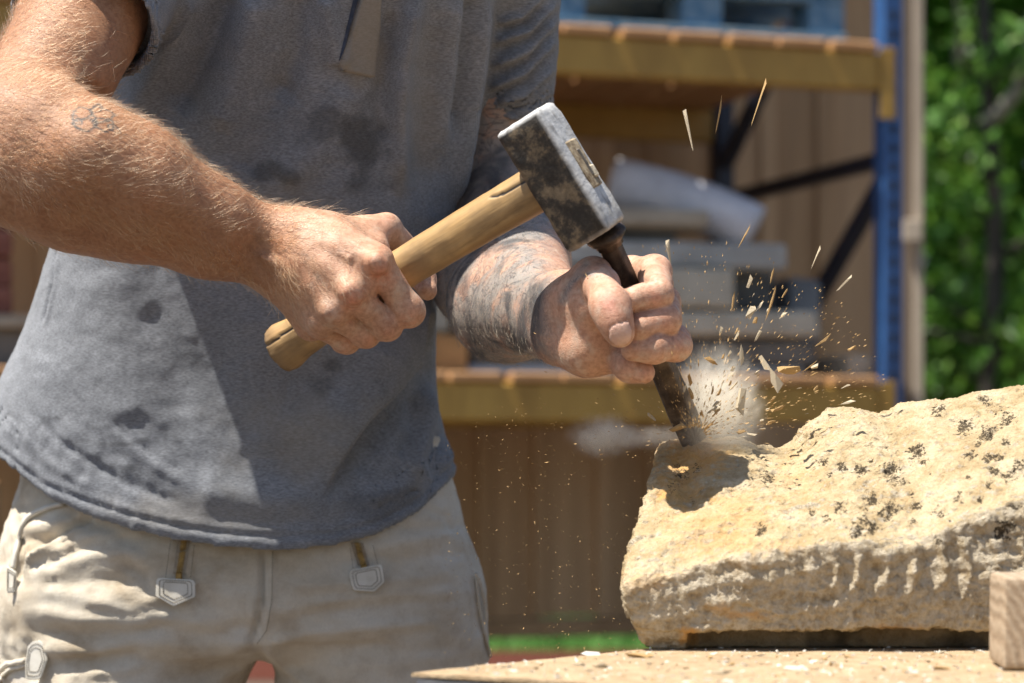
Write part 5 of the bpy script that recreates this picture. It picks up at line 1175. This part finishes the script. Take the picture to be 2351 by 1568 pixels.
def fly(vx, vy, d, size, k, long, ang, label, group=None):
    k = (k // 2) * 3 + (k % 2); o = add('stone_chip', (long_ if long else round_)[k % 9]); o.location = P(vx, vy, d); s = size * d / F / (3.2 if long else 1.15); o.scale = (s * rng.uniform(.8, 1.5), s * rng.uniform(.55, 1.1), s * 1.5)
    
    if vy < 350: o.scale.y *= .4
    o.rotation_euler = (R(90) + rng.uniform(-.6, .6), ang, rng.uniform(-.3, .3)); return tag(o, label, 'stone chip', group)
BIG = [((1696, 926), 50, 0, 'largest pale stone chip flying above the dust by the chisel'), ((1809, 848), 36, 0, 'second largest ochre chip flying at the upper right of the dust'), ((1780, 872), 30, 0, 'ochre chip flying just below the second largest one'),
       ((1684, 686), 44, 1, 'long splinter flying beside the middle finger, highest of the thick ones'), ((1722, 712), 34, 0, 'broad flake flying right of the long splinter'), ((1769, 700), 46, 1, 'narrow flake flying right of the broad flake'),
       ((1949, 640), 46, 1, 'farthest flying splinter, near the blue upright'), ((1889, 782), 38, 1, 'tilted splinter flying in front of the shelf beam end'), ((1702, 816), 24, 0, 'cream chip flying over the dust plume'), ((1634, 830), 26, 0, 'cream chip at the top of the dust plume'),
       ((1493, 957), 18, 0, 'small bright chip flying left of the chisel shaft'), ((1551, 982), 24, 0, 'chip leaping up right against the chisel tip'), ((1757, 838), 22, 0, 'small chip flying left of the ochre pair'), ((1857, 843), 24, 1, 'thin chip flying right of the ochre pair'),
       ((1537, 586), 42, 1, 'pale splinter hanging beside the index finger'), ((1774, 627), 40, 1, 'splinter flying in front of the grey slabs'), ((1737, 777), 40, 1, 'upright splinter flying above the cream chips'), ((1708, 545), 40, 1, 'high splinter flying in front of the white roll'), ((1880, 577), 44, 1, 'thin splinter flying below the dark brace'),
       ((1650, 265), 78, 1, 'long thin splinter flying highest, in front of the dark rack post'), ((1584, 310), 78, 1, 'long thin splinter flying high left of the dark rack post'), ((1748, 220), 74, 1, 'long thin splinter flying high under the ochre beam')]
for i, ((x, y), s, lg, lab) in enumerate(BIG):
    a = math.atan2(y - 1004, x - 1592); fly(x, y, rng.uniform(2.02, 2.12), s * 1.35, i, lg, -a * -1.0 + rng.uniform(-.25, .25) if lg else rng.uniform(0, 3), lab, 'flying stone chips')
SM = 'small stone splinter sprayed out from the chisel tip'
for i in range(110):
    a = -R(rng.choice([rng.uniform(20, 110), rng.uniform(-6, 30), rng.uniform(40, 85)])); r = rng.uniform(50, 420) * rng.uniform(.4, 1); x, y = 1600 + r * math.cos(a), 1000 + r * math.sin(a) * 1.1
    fly(x, y, rng.uniform(2.0, 2.2), rng.uniform(8, 32) * (.6 + .4 * rng.random()), i, rng.random() < .4, a + rng.uniform(-.2, .2), SM, 'small flying splinters')
def specks(name, C, size, dirs, mat, label):
    n = len(C); a = dirs / np.linalg.norm(dirs, axis=1)[:, None]; b = np.cross(a, rng.normal(0, 1, (n, 3))); b /= np.linalg.norm(b, axis=1)[:, None]; c = np.cross(a, b)
    s = size[:, None]; el = rng.uniform(1.0, 4.5, n)[:, None]
    Vv = np.stack([C - a * s * el, C + b * s, C - b * s * .5 + c * s * .8, C + a * s * el], 1).reshape(-1, 3); i = np.arange(n)[:, None] * 4
    F3 = np.concatenate([i + np.array([[0, 1, 2]]), i + np.array([[3, 2, 1]])]); o = add(name, new_mesh(name, Vv, F3, False), mat); return kind(o, 'stuff', label)
n = 3000; a = -np.radians(np.where(rng.random(n) < .75, rng.uniform(5, 125, n), rng.uniform(-20, 200, n))); r = 25 + 430 * rng.random(n) ** 1.9; d = rng.uniform(1.98, 2.25, n)
C = np.stack([P(1596 + q_ * math.cos(t), 1002 + q_ * math.sin(t), dd) for q_, t, dd in zip(r, a, d)]); C2 = np.stack([np.cos(a), rng.normal(0, .2, n), -np.sin(a)], 1)
specks('stone_spray', C, .00028 * rng.uniform(.6, 2.0, n) ** 1.3, C2, CHIPM[1], 'fine stone splinters spraying out around the chisel tip')
n = 2400; x = 1500 - 480 * rng.random(n) ** 1.3; y = rng.uniform(930, 1520, n); d = rng.uniform(1.95, 2.5, n); C = np.stack([P(a_, b_, c_) for a_, b_, c_ in zip(x, y, d)])
specks('stone_dust', C, .00026 * rng.uniform(.5, 1.6, n), rng.normal(0, 1, (n, 3)), CHIPM[1], 'fine stone grains falling in the air left of the stone')
# dust clouds
def dust(name, c, rad, dens, scale, label, tilt=0.0, burst=None):
    s = Shape(); s.ell(np.zeros(3), rad); Rr = np.array(rad) * 1.1; Vv, Qv = mesh_of(s, -Rr, Rr, max(rad) / 9, 6)
    m = bpy.data.materials.new(name); m.use_nodes = True; t = m.node_tree; nd = t.nodes; nd.remove(nd['Principled BSDF']); pv = nd.new('ShaderNodeVolumePrincipled'); t.links.new(pv.outputs[0], nd['Material Output'].inputs['Volume'])
    pv.inputs['Color'].default_value = (.985, .955, .88, 1); pv.inputs['Anisotropy'].default_value = .2
    tc = nd.new('ShaderNodeTexCoord'); vm = nd.new('ShaderNodeVectorMath'); vm.operation = 'DIVIDE'; t.links.new(tc.outputs['Object'], vm.inputs[0]); vm.inputs[1].default_value = tuple(rad)
    ln_ = nd.new('ShaderNodeVectorMath'); ln_.operation = 'LENGTH'; t.links.new(vm.outputs[0], ln_.inputs[0])
    nz_ = nd.new('ShaderNodeTexNoise'); nz_.inputs['Scale'].default_value = scale; nz_.inputs['Detail'].default_value = 4; nz_.inputs['Roughness'].default_value = .6; t.links.new(tc.outputs['Object'], nz_.inputs['Vector'])
    if burst is not None:      # streaks that radiate from the struck point
        sb = nd.new('ShaderNodeVectorMath'); sb.operation = 'SUBTRACT'; t.links.new(tc.outputs['Object'], sb.inputs[0]); sb.inputs[1].default_value = burst
        no = nd.new('ShaderNodeVectorMath'); no.operation = 'NORMALIZE'; t.links.new(sb.outputs[0], no.inputs[0])
        mx_ = nd.new('ShaderNodeVectorMath'); mx_.operation = 'MULTIPLY_ADD'; t.links.new(sb.outputs[0], mx_.inputs[0]); mx_.inputs[1].default_value = (14, 14, 14); t.links.new(no.outputs[0], mx_.inputs[2])
        nz_.inputs['Scale'].default_value = scale; t.links.new(mx_.outputs[0], nz_.inputs['Vector'])
    mr = nd.new('ShaderNodeMapRange'); t.links.new(ln_.outputs['Value'], mr.inputs[0]); mr.inputs[1].default_value = 1.0; mr.inputs[2].default_value = 0.0
    ns = nd.new('ShaderNodeMapRange'); t.links.new(nz_.outputs[0], ns.inputs[0]); ns.inputs[1].default_value = .36; ns.inputs[2].default_value = .70; ns.inputs[3].default_value = .0
    p2 = nd.new('ShaderNodeMath'); p2.operation = 'POWER'; t.links.new(mr.outputs[0], p2.inputs[0]); p2.inputs[1].default_value = 1.9
    mu = nd.new('ShaderNodeMath'); mu.operation = 'MULTIPLY'; t.links.new(p2.outputs[0], mu.inputs[0]); t.links.new(ns.outputs[0], mu.inputs[1])
    m2 = nd.new('ShaderNodeMath'); m2.operation = 'MULTIPLY'; t.links.new(mu.outputs[0], m2.inputs[0]); m2.inputs[1].default_value = dens; t.links.new(m2.outputs[0], pv.inputs['Density'])
    o = add(name, new_mesh(name, Vv, Qv), m); o.location = c; o.rotation_euler = (0, tilt, 0); return kind(o, 'stuff', label)
dc = np.array(P(1648, 945, 2.12)); dust('dust_cloud', dc, (.048, .040, .068), 300, 4.0, 'pale stone dust bursting up beside the chisel tip', 0.0, tuple(np.array(P(1596, 1012, 2.12)) - dc))
dust('dust_cloud', P(1385, 1000, 2.13), (.038, .028, .024), 260, 60, 'small pale puff of stone dust drifting left of the stone')
dust('dust_cloud', P(1490, 1003, 2.14), (.085, .03, .014), 120, 60, 'thin streak of stone dust between chisel tip and puff')
# chips lying on the bench
onb = []
def on_bench(a, b): p = K + E1 * a + E2 * b; return p
LB = 'small pale stone chip strewn among many on the bench felt'; cnt = 0; tries = 0
while cnt < 200 and tries < 5000:
    tries += 1; p = on_bench(rng.uniform(.01, .60), rng.uniform(.01, 1.0)); v = uv_of(np.array([p[0], p[1], ZT]))
    if not (930 < v[0] < 2400 and v[1] < 1600): continue
    if p[0] > .082 and p[1] > 1.90 or p[0] > bx0 - .01 and p[1] > 1.70: continue
    s = rng.uniform(2.5, 9) * (1.5 if rng.random() < .18 else 1) * p[1] / F * 1.6; o = add('stone_chip', round_[int(rng.integers(9))]); o.location = (p[0], p[1], ZT + s * .10); o.scale = (s * 1.2, s, s * .8); o.rotation_euler = (rng.normal(0, .15), rng.normal(0, .15), rng.uniform(0, 6.28))
    tag(o, LB, 'stone chip', 'stone chips lying on the bench'); cnt += 1
for x, y, s, lab in ((1352, 1504, 40, 'long flat ochre flake on the far edge of the bench'), (1468, 1508, 46, 'largest flat flake on the bench at the foot of the stone'), (1380, 1532, 34, 'dark ochre flake lying alone in mid bench'), (1655, 1548, 40, 'large white chip lying near the front of the bench'), (1815, 1536, 34, 'white oval chip lying mid bench'), (2160, 1536, 34, 'white chip lying left of the timber offcut'), (2095, 1545, 24, 'small grey chip lying left of the white one by the offcut'), (1330, 1528, 26, 'white flake lying near the left end of the bench')):
    d = .153 * F / (y - HY); o = add('stone_chip', round_[int(rng.integers(9))]); q_ = P(x, y, d); s_ = s * d / F; o.location = (q_[0], q_[1], ZT + s_ * .09); o.scale = (s_ * 1.1, s_ * 1.4, s_ * .6); o.rotation_euler = (0, 0, rng.uniform(-.4, .4)); tag(o, lab, 'stone chip', 'stone chips lying on the bench')
n = 2600; ab = np.stack([rng.uniform(.005, .62, n), rng.uniform(.005, 1.05, n)], 1); xy = K[None] + ab[:, :1] * E1 + ab[:, 1:] * E2; C = np.concatenate([xy, np.full((n, 1), ZT + .0008)], 1); dd = rng.normal(0, 1, (n, 3)); dd[:, 2] *= .2
specks('stone_crumbs', C, .00055 * rng.uniform(.4, 2.2, n), dd, CHIPM[2], 'fine pale stone crumbs strewn over the bench felt')
print('chips', round(time.time() - T0, 1))
